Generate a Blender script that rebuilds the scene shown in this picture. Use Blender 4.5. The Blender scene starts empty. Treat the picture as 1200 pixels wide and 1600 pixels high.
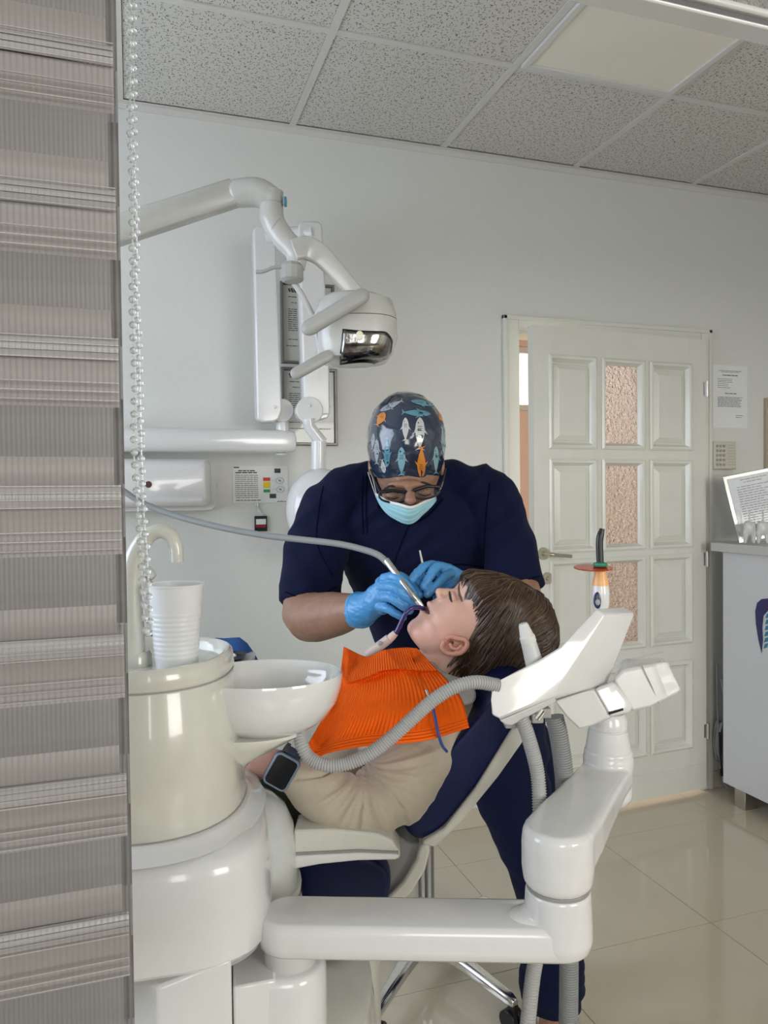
import bpy, bmesh, math, random
import numpy as np
from mathutils import Vector, Matrix, noise
from mathutils.bvhtree import BVHTree
from mathutils.geometry import tessellate_polygon
random.seed(7)
S = bpy.context.scene
COL = S.collection
R = math.radians

# ---------------------------------------------------------------- camera
F_PX, PITCH, ROLL, YAW = 1173.5, -0.0215, -0.011, 0.323
WALL_Y, CAM_H, CEIL_Z = 2.765, 1.352, 2.717
def _cam_matrix():
    cy, sy = math.cos(YAW), math.sin(YAW); cp, sp = math.cos(PITCH), math.sin(PITCH); cr, sr = math.cos(ROLL), math.sin(ROLL)
    Rm = Matrix(((cy, -sy, 0), (sy, cy, 0), (0, 0, 1)))
    Pm = Matrix(((1, 0, 0), (0, cp, sp), (0, -sp, cp)))
    Qm = Matrix(((cr, 0, sr), (0, 1, 0), (-sr, 0, cr)))
    return Qm @ Pm @ Rm
CM = _cam_matrix()
CAM = Vector((0, 0, CAM_H))
RT, FW, UP = Vector(CM[0]), Vector(CM[1]), Vector(CM[2])
cd = bpy.data.cameras.new('camera'); cam = bpy.data.objects.new('camera', cd); COL.objects.link(cam)
cam.matrix_world = Matrix.Translation(CAM) @ Matrix((RT, UP, -FW)).transposed().to_4x4()
cd.sensor_fit = 'VERTICAL'; cd.sensor_height = 36.0; cd.lens = 36.0 * F_PX / 1600.0
cd.clip_start = 0.02
S.camera = cam
# ---------------------------------------------------------------- world, lights, exposure
S.view_settings.view_transform = 'Standard'; S.view_settings.look = 'None'
S.view_settings.gamma = 1.0; S.view_settings.use_curve_mapping = False
S.view_settings.exposure = 0.15
S.cycles.max_bounces = 10; S.cycles.diffuse_bounces = 5; S.cycles.glossy_bounces = 4; S.cycles.transmission_bounces = 8
S.cycles.transparent_max_bounces = 12
w = bpy.data.worlds.new('world'); S.world = w; w.use_nodes = True
nt = w.node_tree; bg = nt.nodes['Background']
bg.inputs[0].default_value = (0.80, 0.88, 1.0, 1); bg.inputs[1].default_value = 1.0
def area(name, loc, rot, sx, sy, power, col):
    l = bpy.data.lights.new(name, 'AREA'); l.shape = 'RECTANGLE'; l.size = sx; l.size_y = sy
    l.energy = power; l.color = col
    o = bpy.data.objects.new(name, l); COL.objects.link(o); o.location = loc; o.rotation_euler = rot
    return o
# daylight entering through window_1 (left wall), window_2 and window_3 (wall behind the camera), and the hall's window
area('daylight_left', (-1.52, 1.55, 1.62), (0, R(-90), 0), 1.30, 1.5, 29, (0.76, 0.85, 1.0))
area('daylight_rear', (-0.55, -2.32, 1.75), (R(90), 0, 0), 1.1, 1.3, 27, (1.0, 0.985, 0.955))
area('daylight_rear_side', (1.95, -2.32, 1.75), (R(90), 0, 0), 1.4, 1.3, 56, (1.0, 0.965, 0.90))
area('daylight_hall', (0.9, 5.1, 1.6), (R(-90), 0, 0), 2.0, 1.6, 130, (1.0, 0.95, 0.90))

# ---------------------------------------------------------------- helpers
def P(px, py, d):                      # a point of the room at camera depth d
    return CAM + d * (FW + RT * ((px - 600) / F_PX) + UP * ((800 - py) / F_PX))
def ray(px, py): return FW + RT * ((px - 600) / F_PX) + UP * ((800 - py) / F_PX)
def PY(px, py, y): r = ray(px, py); return CAM + r * (y / r.y)
def PZ(px, py, z): r = ray(px, py); return CAM + r * ((z - CAM_H) / r.z)
def PX(px, py, x): r = ray(px, py); return CAM + r * (x / r.x)
HR = Vector((math.cos(YAW), -math.sin(YAW), 0)); HF = Vector((math.sin(YAW), math.cos(YAW), 0)); Z = Vector((0, 0, 1))
def PD(px, d, z):                      # horizontal place from pixel column and distance, at height z
    p = P(px, 774, d); return Vector((p.x, p.y, z))
def lerp(a, b, t): return a + (b - a) * t
def catmull(pts, n=8):
    pts = [tuple(p) if not isinstance(p, Vector) else tuple(p) for p in pts]
    A = [np.array(p, float) for p in pts]; A = [2 * A[0] - A[1]] + A + [2 * A[-1] - A[-2]]
    out = []
    for i in range(1, len(A) - 2):
        for k in range(n):
            t = k / n
            out.append(.5 * ((2 * A[i]) + (A[i+1] - A[i-1]) * t + (2*A[i-1] - 5*A[i] + 4*A[i+1] - A[i+2]) * t*t + (3*A[i] - A[i-1] - 3*A[i+1] + A[i+2]) * t**3))
    out.append(A[-2]); return out
def resample(pts, step):
    pts = [Vector(p) for p in pts]; out = [pts[0].copy()]; acc = 0
    for a, b in zip(pts, pts[1:]):
        L = (b - a).length
        if L == 0: continue
        t = step - acc
        while t <= L: out.append(a + (b - a) * (t / L)); t += step
        acc = (acc + L) % step
    return out

class MB:
    def __init__(s): s.v = []; s.f = []; s.uv = None
    def add(s, v, f):
        b = len(s.v); s.v += [Vector(p) for p in v]; s.f += [tuple(i + b for i in q) for q in f]; return s
    def box(s, c, size, ax=None):
        ax = ax or (Vector((1, 0, 0)), Vector((0, 1, 0)), Z); c = Vector(c)
        v = [c + ax[0]*(size[0]/2*i) + ax[1]*(size[1]/2*j) + ax[2]*(size[2]/2*k) for i in (-1, 1) for j in (-1, 1) for k in (-1, 1)]
        return s.add(v, [(0,1,3,2),(4,6,7,5),(0,4,5,1),(2,3,7,6),(0,2,6,4),(1,5,7,3)])
    def box2(s, a, b): return s.box([(a[i]+b[i])/2 for i in range(3)], [abs(b[i]-a[i]) for i in range(3)])
    def prism(s, poly, ext):           # poly: world points of one face, ext: vector or list of far points
        poly = [Vector(p) for p in poly]; n = len(poly)
        far = [p + Vector(ext) for p in poly] if not isinstance(ext, list) else [Vector(p) for p in ext]
        return s.add(poly + far, [tuple(range(n)), tuple(range(2*n-1, n-1, -1))] + [(i, i+n, (i+1)%n+n, (i+1)%n) for i in range(n)])
    def rings(s, rs, cap=True, closed=False):
        n = len(rs[0]); v = [p for r in rs for p in r]; f = []
        m = len(rs)
        for i in range(m if closed else m-1):
            for j in range(n):
                a = i*n+j; b = i*n+(j+1)%n; i2 = (i+1) % m
                f.append((a, b, i2*n+(j+1)%n, i2*n+j))
        if cap and not closed: f += [tuple(range(n-1, -1, -1)), tuple(range((m-1)*n, m*n))]
        return s.add(v, f)
    def tube(s, path, rad, n=10, cap=True, up=None, flat=1.0):
        path = [Vector(p) for p in path]
        if not isinstance(rad, (list, tuple)): rad = [rad]*len(path)
        t0 = (path[1]-path[0]).normalized(); u = Vector(up) if up is not None else Vector((0,0,1))
        if abs(t0.dot(u)) > .95: u = Vector((1,0,0)) if up is None else u
        u = (u - t0*u.dot(t0)).normalized(); rs = []
        for i, p in enumerate(path):
            a = path[max(0, i-1)]; b = path[min(len(path)-1, i+1)]; t = (b-a).normalized() if (b-a).length > 1e-9 else t0
            u = (u - t*u.dot(t)).normalized(); w_ = t.cross(u)
            rs.append([p + u*(rad[i]*math.cos(2*math.pi*k/n)*flat) + w_*(rad[i]*math.sin(2*math.pi*k/n)) for k in range(n)])
        return s.rings(rs, cap)
    def cyl(s, a, b, r0, r1=None, n=20): return s.tube([a, b], [r0, r0 if r1 is None else r1], n)
    def ell(s, c, ax, n=20, m=12):     # ellipsoid, ax = three vectors
        c = Vector(c); v = []; f = []
        for i in range(1, m):
            t = math.pi*i/m
            for j in range(n):
                p = 2*math.pi*j/n; v.append(c + ax[0]*(math.sin(t)*math.cos(p)) + ax[1]*(math.sin(t)*math.sin(p)) + ax[2]*math.cos(t))
        for i in range(m-2):
            for j in range(n): f.append((i*n+j, (i+1)*n+j, (i+1)*n+(j+1)%n, i*n+(j+1)%n))
        a = len(v); v += [c+ax[2], c-ax[2]]
        for j in range(n): f.append((a, j, (j+1)%n)); f.append((a+1, (m-2)*n+(j+1)%n, (m-2)*n+j))
        return s.add(v, f)
    def lathe(s, prof, c, ax=(HR, HF, Z), n=32, cap=True, sx=1.0, sy=1.0):  # prof: (radius, height)
        c = Vector(c)
        return s.rings([[c + ax[0]*(r*sx*math.cos(2*math.pi*k/n)) + ax[1]*(r*sy*math.sin(2*math.pi*k/n)) + ax[2]*h for k in range(n)] for r, h in prof], cap)
    def grid(s, rows):                 # open sheet, carries UVs
        m, n = len(rows), len(rows[0]); b = len(s.v); s.v += [Vector(p) for r in rows for p in r]
        s.f += [(b+i*n+j, b+i*n+j+1, b+(i+1)*n+j+1, b+(i+1)*n+j) for i in range(m-1) for j in range(n-1)]
        s.uv = [(j/(n-1), i/(m-1)) for i in range(m) for j in range(n)]; return s
    def wobble(s, amp, freq, seed=0, aniso=(1,1,1)):
        o = Vector((seed*3.1, seed*1.7, seed*2.3))
        s.v = [p + Vector(noise.noise_vector(Vector((p.x*freq*aniso[0], p.y*freq*aniso[1], p.z*freq*aniso[2])) + o))*amp for p in s.v]; return s
    def mesh(s, name):
        me = bpy.data.meshes.new(name); me.from_pydata([tuple(p) for p in s.v], [], s.f); me.update()
        bm = bmesh.new(); bm.from_mesh(me); bmesh.ops.recalc_face_normals(bm, faces=bm.faces); bm.to_mesh(me); bm.free()
        if s.uv:
            uv = me.uv_layers.new(name='UVMap')
            for l in me.loops: uv.data[l.index].uv = s.uv[l.vertex_index]
        return me
    def build(s, name, mat, parent=None, bevel=0, seg=2, smooth=35, sub=0, solid=0, label=None, kind=None, origin=None, inst=None):
        me = s.mesh(name)
        o = bpy.data.objects.new(name, me); COL.objects.link(o)
        off = Vector(origin) if origin is not None else (wloc(parent) if parent else base_of(s.v))
        me.transform(Matrix.Translation(-off))
        if parent: o.parent = parent; o.location = off - wloc(parent)
        else: o.location = off
        me.materials.append(mat)
        if smooth: me.shade_smooth(); me.set_sharp_from_angle(angle=R(smooth))
        if solid: m = o.modifiers.new('solid', 'SOLIDIFY'); m.thickness = solid; m.offset = 0
        if bevel:
            m = o.modifiers.new('bevel', 'BEVEL'); m.width = bevel; m.segments = seg; m.limit_method = 'ANGLE'; m.angle_limit = R(30); m.harden_normals = False
            me.shade_smooth(); me.set_sharp_from_angle(angle=R(60)) if smooth else None
        if sub: m = o.modifiers.new('sub', 'SUBSURF'); m.levels = sub; m.render_levels = sub
        if label: o['label'] = label
        if kind: o['kind'] = kind
        return o
def base_of(v):
    xs = [p.x for p in v]; ys = [p.y for p in v]; zs = [p.z for p in v]
    return Vector(((min(xs)+max(xs))/2, (min(ys)+max(ys))/2, min(zs)))
def wloc(o):
    p = Vector(o.location)
    while o.parent: o = o.parent; p = p + Vector(o.location)
    return p
def thing(name, label, cat, loc, group=None):
    o = bpy.data.objects.new(name, None); COL.objects.link(o); o.location = loc; o.empty_display_size = .05
    o['label'] = label; o['category'] = cat
    if group: o['group'] = group
    return o
def tag(o, label, cat, group=None, kind=None):
    o['label'] = label; o['category'] = cat
    if group: o['group'] = group
    if kind: o['kind'] = kind
    return o
def kids(o): return [c for c in COL.objects if c.parent == o]
def dup(root, loc, label=None):
    r = root.copy(); COL.objects.link(r); r.location = loc
    if label: r['label'] = label
    for ch in kids(root):
        c = ch.copy(); COL.objects.link(c); c.parent = r
        for g in kids(ch): d = g.copy(); COL.objects.link(d); d.parent = c
    return r
def blob(mb, voxel, smooth=4, noise_amp=0, freq=20, seed=0, fn=None, sfac=.6):   # one continuous skin over overlapping volumes
    me = mb.mesh('tmp'); o = bpy.data.objects.new('tmp', me); COL.objects.link(o)
    m = o.modifiers.new('r', 'REMESH'); m.mode = 'VOXEL'; m.voxel_size = voxel
    if smooth: m = o.modifiers.new('s', 'SMOOTH'); m.iterations = smooth; m.factor = sfac
    dg = bpy.context.evaluated_depsgraph_get(); e = o.evaluated_get(dg); me2 = bpy.data.meshes.new_from_object(e)
    out = MB(); out.v = [v.co.copy() for v in me2.vertices]
    nr = [v.normal.copy() for v in me2.vertices]
    if noise_amp: out.v = [p + n*(noise.noise(p*freq + Vector((seed, 0, 0)))*noise_amp) for p, n in zip(out.v, nr)]
    if fn: out.v = [fn(p, n) for p, n in zip(out.v, nr)]
    out.f = [tuple(q.vertices) for q in me2.polygons]
    bpy.data.objects.remove(o); bpy.data.meshes.remove(me); bpy.data.meshes.remove(me2)
    return out
def limb(mb, pts, n=18, k=4):          # pts: (point, radius) or (point, ra, rb, up) tapered; rounded ends
    ps = [Vector(p[0]) for p in pts]; rs = [p[1] for p in pts]
    a = catmull([tuple(p)+(r,) for p, r in zip(ps, rs)], k)
    mb.tube([x[:3] for x in a], [float(x[3]) for x in a], n)
    mb.ell(ps[0], (Vector((rs[0],0,0)), Vector((0,rs[0],0)), Vector((0,0,rs[0]))), n, 10)
    mb.ell(ps[-1], (Vector((rs[-1],0,0)), Vector((0,rs[-1],0)), Vector((0,0,rs[-1]))), n, 10)
def trunk(mb, secs, n=28, k=5):        # secs: (point, half width, half depth), widths along HR, depths along HF
    a = catmull([tuple(p)+(w_, d_) for p, w_, d_ in secs], k)
    mb.rings([[Vector(x[:3]) + HR*(x[3]*math.cos(2*math.pi*j/n)) + HF*(x[4]*math.sin(2*math.pi*j/n)) for j in range(n)] for x in a])
def corr(path, r, pitch=.0034, amp=.075, n=14):   # corrugated hose
    pts = resample([Vector(p[:3]) for p in catmull(path, 12)], pitch/4)
    prof = [1+amp, 1+amp, 1-amp, 1-amp]
    mb = MB(); mb.tube(pts, [r*prof[i % 4] for i in range(len(pts))], n); return mb

# ---------------------------------------------------------------- materials
def mat(name, col, rough=.5, metal=0, bump=0, scale=60, var=.04, coat=0, sss=0, trans=0, ior=1.45, alpha=1, sheen=0, spec=.5, crough=.05, bdist=.002, stretch=None):
    m = bpy.data.materials.new(name); m.use_nodes = True; t = m.node_tree; b = t.nodes['Principled BSDF']
    b.inputs['Roughness'].default_value = rough; b.inputs['Metallic'].default_value = metal
    b.inputs['Coat Weight'].default_value = coat; b.inputs['Coat Roughness'].default_value = crough
    b.inputs['Transmission Weight'].default_value = trans; b.inputs['IOR'].default_value = ior; b.inputs['Alpha'].default_value = alpha
    b.inputs['Specular IOR Level'].default_value = spec; b.inputs['Sheen Weight'].default_value = sheen
    if sss: b.inputs['Subsurface Weight'].default_value = sss; b.inputs['Subsurface Radius'].default_value = (.012, .005, .003); b.inputs['Subsurface Scale'].default_value = 1
    tc = t.nodes.new('ShaderNodeTexCoord'); mp = t.nodes.new('ShaderNodeMapping'); t.links.new(tc.outputs['Object'], mp.inputs[0])
    if stretch: mp.inputs['Scale'].default_value = stretch
    n = t.nodes.new('ShaderNodeTexNoise'); n.inputs['Scale'].default_value = scale; n.inputs['Detail'].default_value = 4
    t.links.new(mp.outputs[0], n.inputs['Vector'])
    r = t.nodes.new('ShaderNodeValToRGB'); c = Vector(col[:3])
    r.color_ramp.elements[0].position = .3; r.color_ramp.elements[1].position = .7
    r.color_ramp.elements[0].color = (*(c*(1-var)), 1); r.color_ramp.elements[1].color = (*[min(1, x*(1+var)) for x in c], 1)
    t.links.new(n.outputs['Fac'], r.inputs[0]); t.links.new(r.outputs[0], b.inputs['Base Color'])
    if bump:
        bp = t.nodes.new('ShaderNodeBump'); bp.inputs['Strength'].default_value = bump; bp.inputs['Distance'].default_value = bdist
        t.links.new(n.outputs['Fac'], bp.inputs['Height']); t.links.new(bp.outputs[0], b.inputs['Normal'])
    return m
def hexc(h):
    v = [int(h[i:i+2], 16)/255 for i in (0, 2, 4)]; return tuple(x/12.92 if x <= .04045 else ((x+.055)/1.055)**2.4 for x in v)
# ---------------------------------------------------------------- shared materials
M_wall = mat('wall_paint', (.66, .665, .63), .55, bump=.15, scale=90, var=.015)
M_white = mat('white_plastic', (.66, .66, .655), .22, var=.01, coat=.5, crough=.06)
M_cream = mat('cream_plastic', (.62, .62, .555), .22, var=.015, coat=.6, crough=.05)
M_offw = mat('matt_white', (.64, .64, .62), .45, var=.015)
M_door = mat('door_lacquer', (.70, .70, .64), .25, var=.02, coat=.4, crough=.12, scale=12)
M_grey = mat('grey_plastic', (.33, .33, .32), .4, var=.03)
M_lgrey = mat('light_grey_plastic', (.55, .55, .54), .35, var=.02)
M_black = mat('black_plastic', (.012, .012, .014), .3, var=.1)
M_chrome = mat('chrome', (.78, .78, .78), .14, metal=1, var=.02)
M_steel = mat('brushed_steel', (.55, .54, .52), .3, metal=1, var=.05, scale=200)
M_paper = mat('paper', (.74, .75, .74), .6, var=.015)
M_ink = mat('ink', (.06, .06, .07), .7, var=.2)
M_inkl = mat('grey_ink', (.30, .31, .31), .7, var=.1)
M_navy = mat('scrub_cotton', (.0028, .0058, .030), .85, bump=.35, scale=900, var=.12, sheen=.02, spec=.2)
M_vinyl = mat('navy_vinyl', (.0022, .007, .050), .42, bump=.12, scale=300, var=.08, coat=.05, crough=.3, spec=.3)
M_brass = mat('dull_brass', (.50, .47, .38), .3, metal=.9, var=.05)

# ---------------------------------------------------------------- the room
def struct(mb, name, m, parent=None, **k):
    o = mb.build(name, m, parent, **k)
    if not parent: o['kind'] = 'structure'
    return o
XL, XR, YF = -1.60, 3.45, -2.40
M_grout = mat('tile_grout', (.10, .085, .06), .9, var=.1)
floor = struct(MB().box2((XL, YF, -.06), (XR, 5.3, -.006)), 'floor', M_grout)
def tile_mat():
    m = mat('porcelain_tile', (.56, .50, .395), .085, var=.035, scale=3.5, coat=.25, crough=.04); return m
M_tile = tile_mat()
TS = .605
tile0 = None
for i in range(-4, 4):
    for j in range(-3, 6):
        x0, y0 = 1.095 + TS*i, 2.495 - TS*j
        xa, xb = max(XL, x0 + .0012), min(XR, x0 + TS - .0012)
        if xb - xa < .05: continue
        full = abs(xb - xa - TS + .0024) < 1e-4
        if full and tile0:
            o = tile0.copy(); COL.objects.link(o); o.parent = floor; o.location = Vector((xa, y0 - TS + .0012, -.006)) - wloc(floor)
        else:
            o = MB().box2((xa, y0 - TS + .0012, -.0062), (xb, y0 - .0012, 0)).build('floor_tile', M_tile, floor, origin=(xa, y0-TS+.0012, -.006), smooth=0)
            if full: tile0 = o
# back wall with the doorway
DX0, DX1, DZ = 1.50, 2.43, 2.035
wb = MB().box2((XL, WALL_Y, 0), (DX0, WALL_Y+.12, 2.9)).box2((DX1, WALL_Y, 0), (XR, WALL_Y+.12, 2.9)).box2((DX0, WALL_Y, DZ), (DX1, WALL_Y+.12, 2.9))
struct(wb, 'wall_back', M_wall)
# left wall with window_1, right wall, rear wall with window_2 and window_3
def wall_with_holes(name, axis, pos, a0, a1, z1, holes, th=.12):
    mb = MB(); cuts = sorted(holes)
    def bx(u0, u1, z0, zz):
        if u1-u0 < 1e-4 or zz-z0 < 1e-4: return
        mb.box2((pos, u0, z0), (pos+th, u1, zz)) if axis == 'x' else mb.box2((u0, pos, z0), (u1, pos+th, zz))
    u = a0
    for h0, h1, hz0, hz1 in cuts:
        bx(u, h0, 0, z1); bx(h0, h1, 0, hz0); bx(h0, h1, hz1, z1); u = h1
    bx(u, a1, 0, z1); return struct(mb, name, M_wall)
wall_with_holes('wall_left', 'x', XL-.12, YF, 5.3, 2.9, [(.80, 2.30, .95, 2.25)])
wall_with_holes('wall_right', 'x', XR, YF, 5.3, 2.9, [])
wall_with_holes('wall_front', 'y', YF-.12, XL, XR, 2.9, [(-1.1, 0, 1.1, 2.4), (1.25, 2.65, 1.1, 2.4)])
def window(name, axis, pos, a0, a1, z0, z1):
    M_f = M_offw; fr = MB(); w_ = .05
    def bx(u0, u1, q0, q1, t=.05):
        fr.box2((pos-t/2, u0, q0), (pos+t/2, u1, q1)) if axis == 'x' else fr.box2((u0, pos-t/2, q0), (u1, pos+t/2, q1))
    bx(a0, a0+w_, z0, z1); bx(a1-w_, a1, z0, z1); bx(a0+w_, a1-w_, z0, z0+w_); bx(a0+w_, a1-w_, z1-w_, z1); bx((a0+a1)/2-.02, (a0+a1)/2+.02, z0+w_, z1-w_)
    o = fr.build(name, M_f, None, bevel=.004); o['kind'] = 'structure'; return o
window('window_1', 'x', XL-.06, .80, 2.30, .95, 2.25)
window('window_2', 'y', YF-.06, -1.1, 0, 1.1, 2.4)
window('window_3', 'y', YF-.06, 1.25, 2.65, 1.1, 2.4)
# hall behind the door
M_hall = mat('hall_paint', (.74, .56, .47), .6, var=.02)
M_sky = mat('hall_daylight', (.9, .9, .9), .6)
_e = M_sky.node_tree.nodes['Principled BSDF']; _e.inputs['Emission Color'].default_value = (1, .93, .88, 1); _e.inputs['Emission Strength'].default_value = 1.3
hb = MB().box2((XL, 5.2, 0), (1.75, 5.3, 2.9)).box2((1.75, 5.2, 0), (3.3, 5.3, 2.0)).box2((1.75, 5.2, 2.5), (3.3, 5.3, 2.9)).box2((3.3, 5.2, 0), (XR, 5.3, 2.9))
struct(hb, 'wall_hall', M_hall)
struct(MB().box2((1.10, 2.9, 0), (1.16, 5.2, 2.9)), 'wall_hall_side', M_hall)
wh = window('window_4', 'y', 5.24, 1.75, 3.3, 2.0, 2.5)
MB().box2((1.75, 5.285, 2.0), (3.3, 5.295, 2.5)).build('pane', M_sky, wh, label='bright daylit pane')
# ceiling: grid and tiles
def ceil_mat():
    m = mat('mineral_tile', (.60, .585, .545), .85, bump=.1, scale=300, var=.03); t = m.node_tree; b = t.nodes['Principled BSDF']
    tc = t.nodes.new('ShaderNodeNewGeometry')
    def layer(sx, sy, rot):
        mp = t.nodes.new('ShaderNodeMapping'); mp.inputs['Scale'].default_value = (sx, sy, 1); mp.inputs['Rotation'].default_value = (0, 0, rot)
        t.links.new(tc.outputs['Position'], mp.inputs[0])
        dn = t.nodes.new('ShaderNodeTexNoise'); dn.inputs['Scale'].default_value = 60; t.links.new(tc.outputs['Position'], dn.inputs['Vector'])
        ad = t.nodes.new('ShaderNodeVectorMath'); ad.operation = 'MULTIPLY_ADD'; ad.inputs[1].default_value = (1.1, 1.1, 0); t.links.new(dn.outputs['Color'], ad.inputs[0]); t.links.new(mp.outputs[0], ad.inputs[2])
        v = t.nodes.new('ShaderNodeTexVoronoi'); v.voronoi_dimensions = '2D'; v.inputs['Scale'].default_value = 1; t.links.new(ad.outputs[0], v.inputs['Vector'])
        l = t.nodes.new('ShaderNodeMath'); l.operation = 'LESS_THAN'; l.inputs[1].default_value = .125; t.links.new(v.outputs['Distance'], l.inputs[0]); return l
    a, c, d = layer(110, 40, .3), layer(40, 105, .5), layer(90, 60, 2.0)
    mx = t.nodes.new('ShaderNodeMath'); mx.operation = 'MAXIMUM'; t.links.new(a.outputs[0], mx.inputs[0]); t.links.new(c.outputs[0], mx.inputs[1])
    mix = t.nodes.new('ShaderNodeMix'); mix.data_type = 'RGBA'; old = b.inputs['Base Color'].links[0].from_socket
    t.links.new(mx.outputs[0], mix.inputs['Factor']); t.links.new(old, mix.inputs[6]); mix.inputs[7].default_value = (.10, .09, .075, 1)
    t.links.new(mix.outputs[2], b.inputs['Base Color']); return m
M_ct = ceil_mat()
M_tbar = mat('ceiling_grid_paint', (.62, .605, .57), .5, var=.02)
ceiling = struct(MB().box2((XL, YF, 2.76), (XR, 5.3, 2.9)), 'ceiling', mat('ceiling_slab', (.3, .3, .28), .9))
CX = [XL] + [.582 + .6*k for k in range(-3, 5)] + [XR]
CY = [WALL_Y - .6*k for k in range(0, 9)]
gr = MB()
for x in CX[1:-1]: gr.box2((x-.012, CY[-1], CEIL_Z), (x+.012, WALL_Y, CEIL_Z+.03))
for y in CY[1:]: gr.box2((XL, y-.012, CEIL_Z-.0004), (XR, y+.012, CEIL_Z+.0296))
gr.build('ceiling_grid', M_tbar, ceiling, smooth=0)
MB().box2((XL, WALL_Y-.022, CEIL_Z-.001), (XR, WALL_Y, CEIL_Z+.001)).box2((XL, WALL_Y-.003, CEIL_Z-.022), (XR, WALL_Y, CEIL_Z)).build('edge_angle', M_tbar, ceiling, smooth=0)
ct0 = None
for i in range(len(CX)-1):
    for j in range(len(CY)-1):
        if abs(CX[i]-1.182) < .01 and j == 1: continue
        a = (CX[i]+.0135, CY[j+1]+.0135); b = (CX[i+1]-.0135, CY[j]-.0135 - (.01 if j == 0 else 0))
        z = CEIL_Z + .004
        if b[0]-a[0] < .02: continue
        full = abs(b[0]-a[0]-.573) < .002 and j > 0
        loc = Vector((a[0], a[1], z)) - wloc(ceiling)
        if full and ct0: o = ct0.copy(); COL.objects.link(o); o.location = loc
        else:
            o = MB().box2((a[0], a[1], z), (b[0], b[1], z+.018)).build('ceiling_tile', M_ct, ceiling, origin=(a[0], a[1], z), smooth=0)
            if full: ct0 = o
# flat light panel in the grid (switched off)
lp = thing('ceiling_light', 'square flat ceiling light panel, switched off, set in the tile grid', 'light', (1.482, 1.865, CEIL_Z-.012))
M_diff = mat('light_diffuser', (.80, .77, .68), .45, var=.03, scale=4)
fr = MB()
x0, x1, y0, y1 = 1.196, 1.768, 1.579, 2.151
for a, b in (((x0, y0), (x0+.022, y1)), ((x1-.022, y0), (x1, y1)), ((x0+.022, y0), (x1-.022, y0+.022)), ((x0+.022, y1-.022), (x1-.022, y1))):
    fr.box2((*a, CEIL_Z-.010), (*b, CEIL_Z+.02))
fr.build('frame', M_offw, lp, bevel=.002)
MB().box2((x0+.022, y0+.022, CEIL_Z-.003), (x1-.022, y1-.022, CEIL_Z+.006)).build('diffuser', M_diff, lp, smooth=0)
# baseboard of floor tile strips
bb = MB().box2((XL, WALL_Y-.012, 0), (DX0-.055, WALL_Y, .075))
struct(bb, 'baseboard_back', M_tile, bevel=.002)
struct(MB().box2((DX1+.06, WALL_Y-.012, 0), (XR, WALL_Y, .075)), 'baseboard_right', M_tile, bevel=.002)
# partition between the rooms: wall, transom frame, patterned glass above
PY0, PY1 = .634, .66
zt = PY(1040, 37, PY1).z
trim = MB().box2((-1.0, PY0, zt), (3.2, PY1, zt+.004)); struct(trim, 'trim_1', M_white, bevel=.004)
M_gasket = mat('dark_gasket', (.12, .12, .12), .5)
struct(MB().box2((-1.0, PY0+.004, zt+.004), (3.2, PY1-.01, zt+.012)), 'trim_2', M_gasket)
struct(MB().box2((-1.0, PY0-.002, zt+.012), (3.2, PY1, zt+.020)), 'trim_3', M_lgrey, bevel=.003)
part = MB().box2((XL, PY0, 0), (-1.0, PY1, CEIL_Z+.05)).box2((3.2, PY0, 0), (XR, PY1, CEIL_Z+.05)).box2((-1.0, PY0, 2.45), (3.2, PY1, CEIL_Z+.05))
struct(part, 'wall_partition', M_wall)
M_pat = mat('patterned_glass', (.9, .92, .93), .25, trans=1, bump=1.0, scale=70, var=.01, bdist=.004)
struct(MB().box2((-1.0, PY0+.012, zt+.020), (3.2, PY0+.017, 2.45)), 'window_5', M_pat, smooth=0)

# ---------------------------------------------------------------- door
HX, HY, DA = 2.425, WALL_Y-.002, R(3.6)
du = Vector((-math.cos(DA), -math.sin(DA), 0)); dn = Vector((math.sin(DA), -math.cos(DA), 0))  # du: hinge to latch edge, dn: towards the room
def onD(px, py):
    r = ray(px, py); t = (Vector((HX, HY, 0)) - CAM).dot(dn) / r.dot(dn); q = CAM + r*t; return (q - Vector((HX, HY, 0))).dot(du), q.z
def DP(u, z, n=0): return Vector((HX, HY, z)) + du*u + dn*n
door = thing('door_1', 'white panelled door with wavy glass panes, standing ajar', 'door', (HX, HY, .012)); door['kind'] = 'structure'; del door['label']; del door['category']
M_pane = mat('wavy_glass', (.97, .95, .94), .06, trans=1, bump=1.0, scale=62, var=.01, bdist=.012)
cols = [(918, 850), (993, 931), (1068, 1006)]
def urange(xa, xb, y=800): return onD(xa, y)[0], onD(xb, y)[0]
UC = [(onD(1066, 640)[0], onD(1008, 640)[0]), (onD(993, 640)[0], onD(934, 640)[0]), (onD(918, 640)[0], onD(852, 640)[0])]   # right, middle, left column
zz = lambda y, x=1037: onD(x, y)[1]
ZR = [(zz(700), zz(574)), (zz(851), zz(724)), (zz(1000), zz(870)), (zz(1165), zz(1036))]
LW = .90; DT = .04
def duz(mb, u0, u1, z0, z1, n0, n1):
    return mb.prism([DP(u0, z0, n0), DP(u1, z0, n0), DP(u1, z1, n0), DP(u0, z1, n0)], dn*(n1-n0))
leaf = MB(); us = sorted([0, LW] + [q for c in UC for q in c]); 
zs = sorted([.024, 2.03] + [q for r_ in ZR for q in r_])
for i in range(0, len(us)-1, 2): duz(leaf, us[i], us[i+1], .024, 2.03, 0, DT)
for i in range(1, len(us)-1, 2):
    for j in range(0, len(zs)-1, 2): duz(leaf, us[i], us[i+1], zs[j], zs[j+1], .0005, DT-.0005)
leaf.build('door_leaf', M_door, door, smooth=0)
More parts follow.
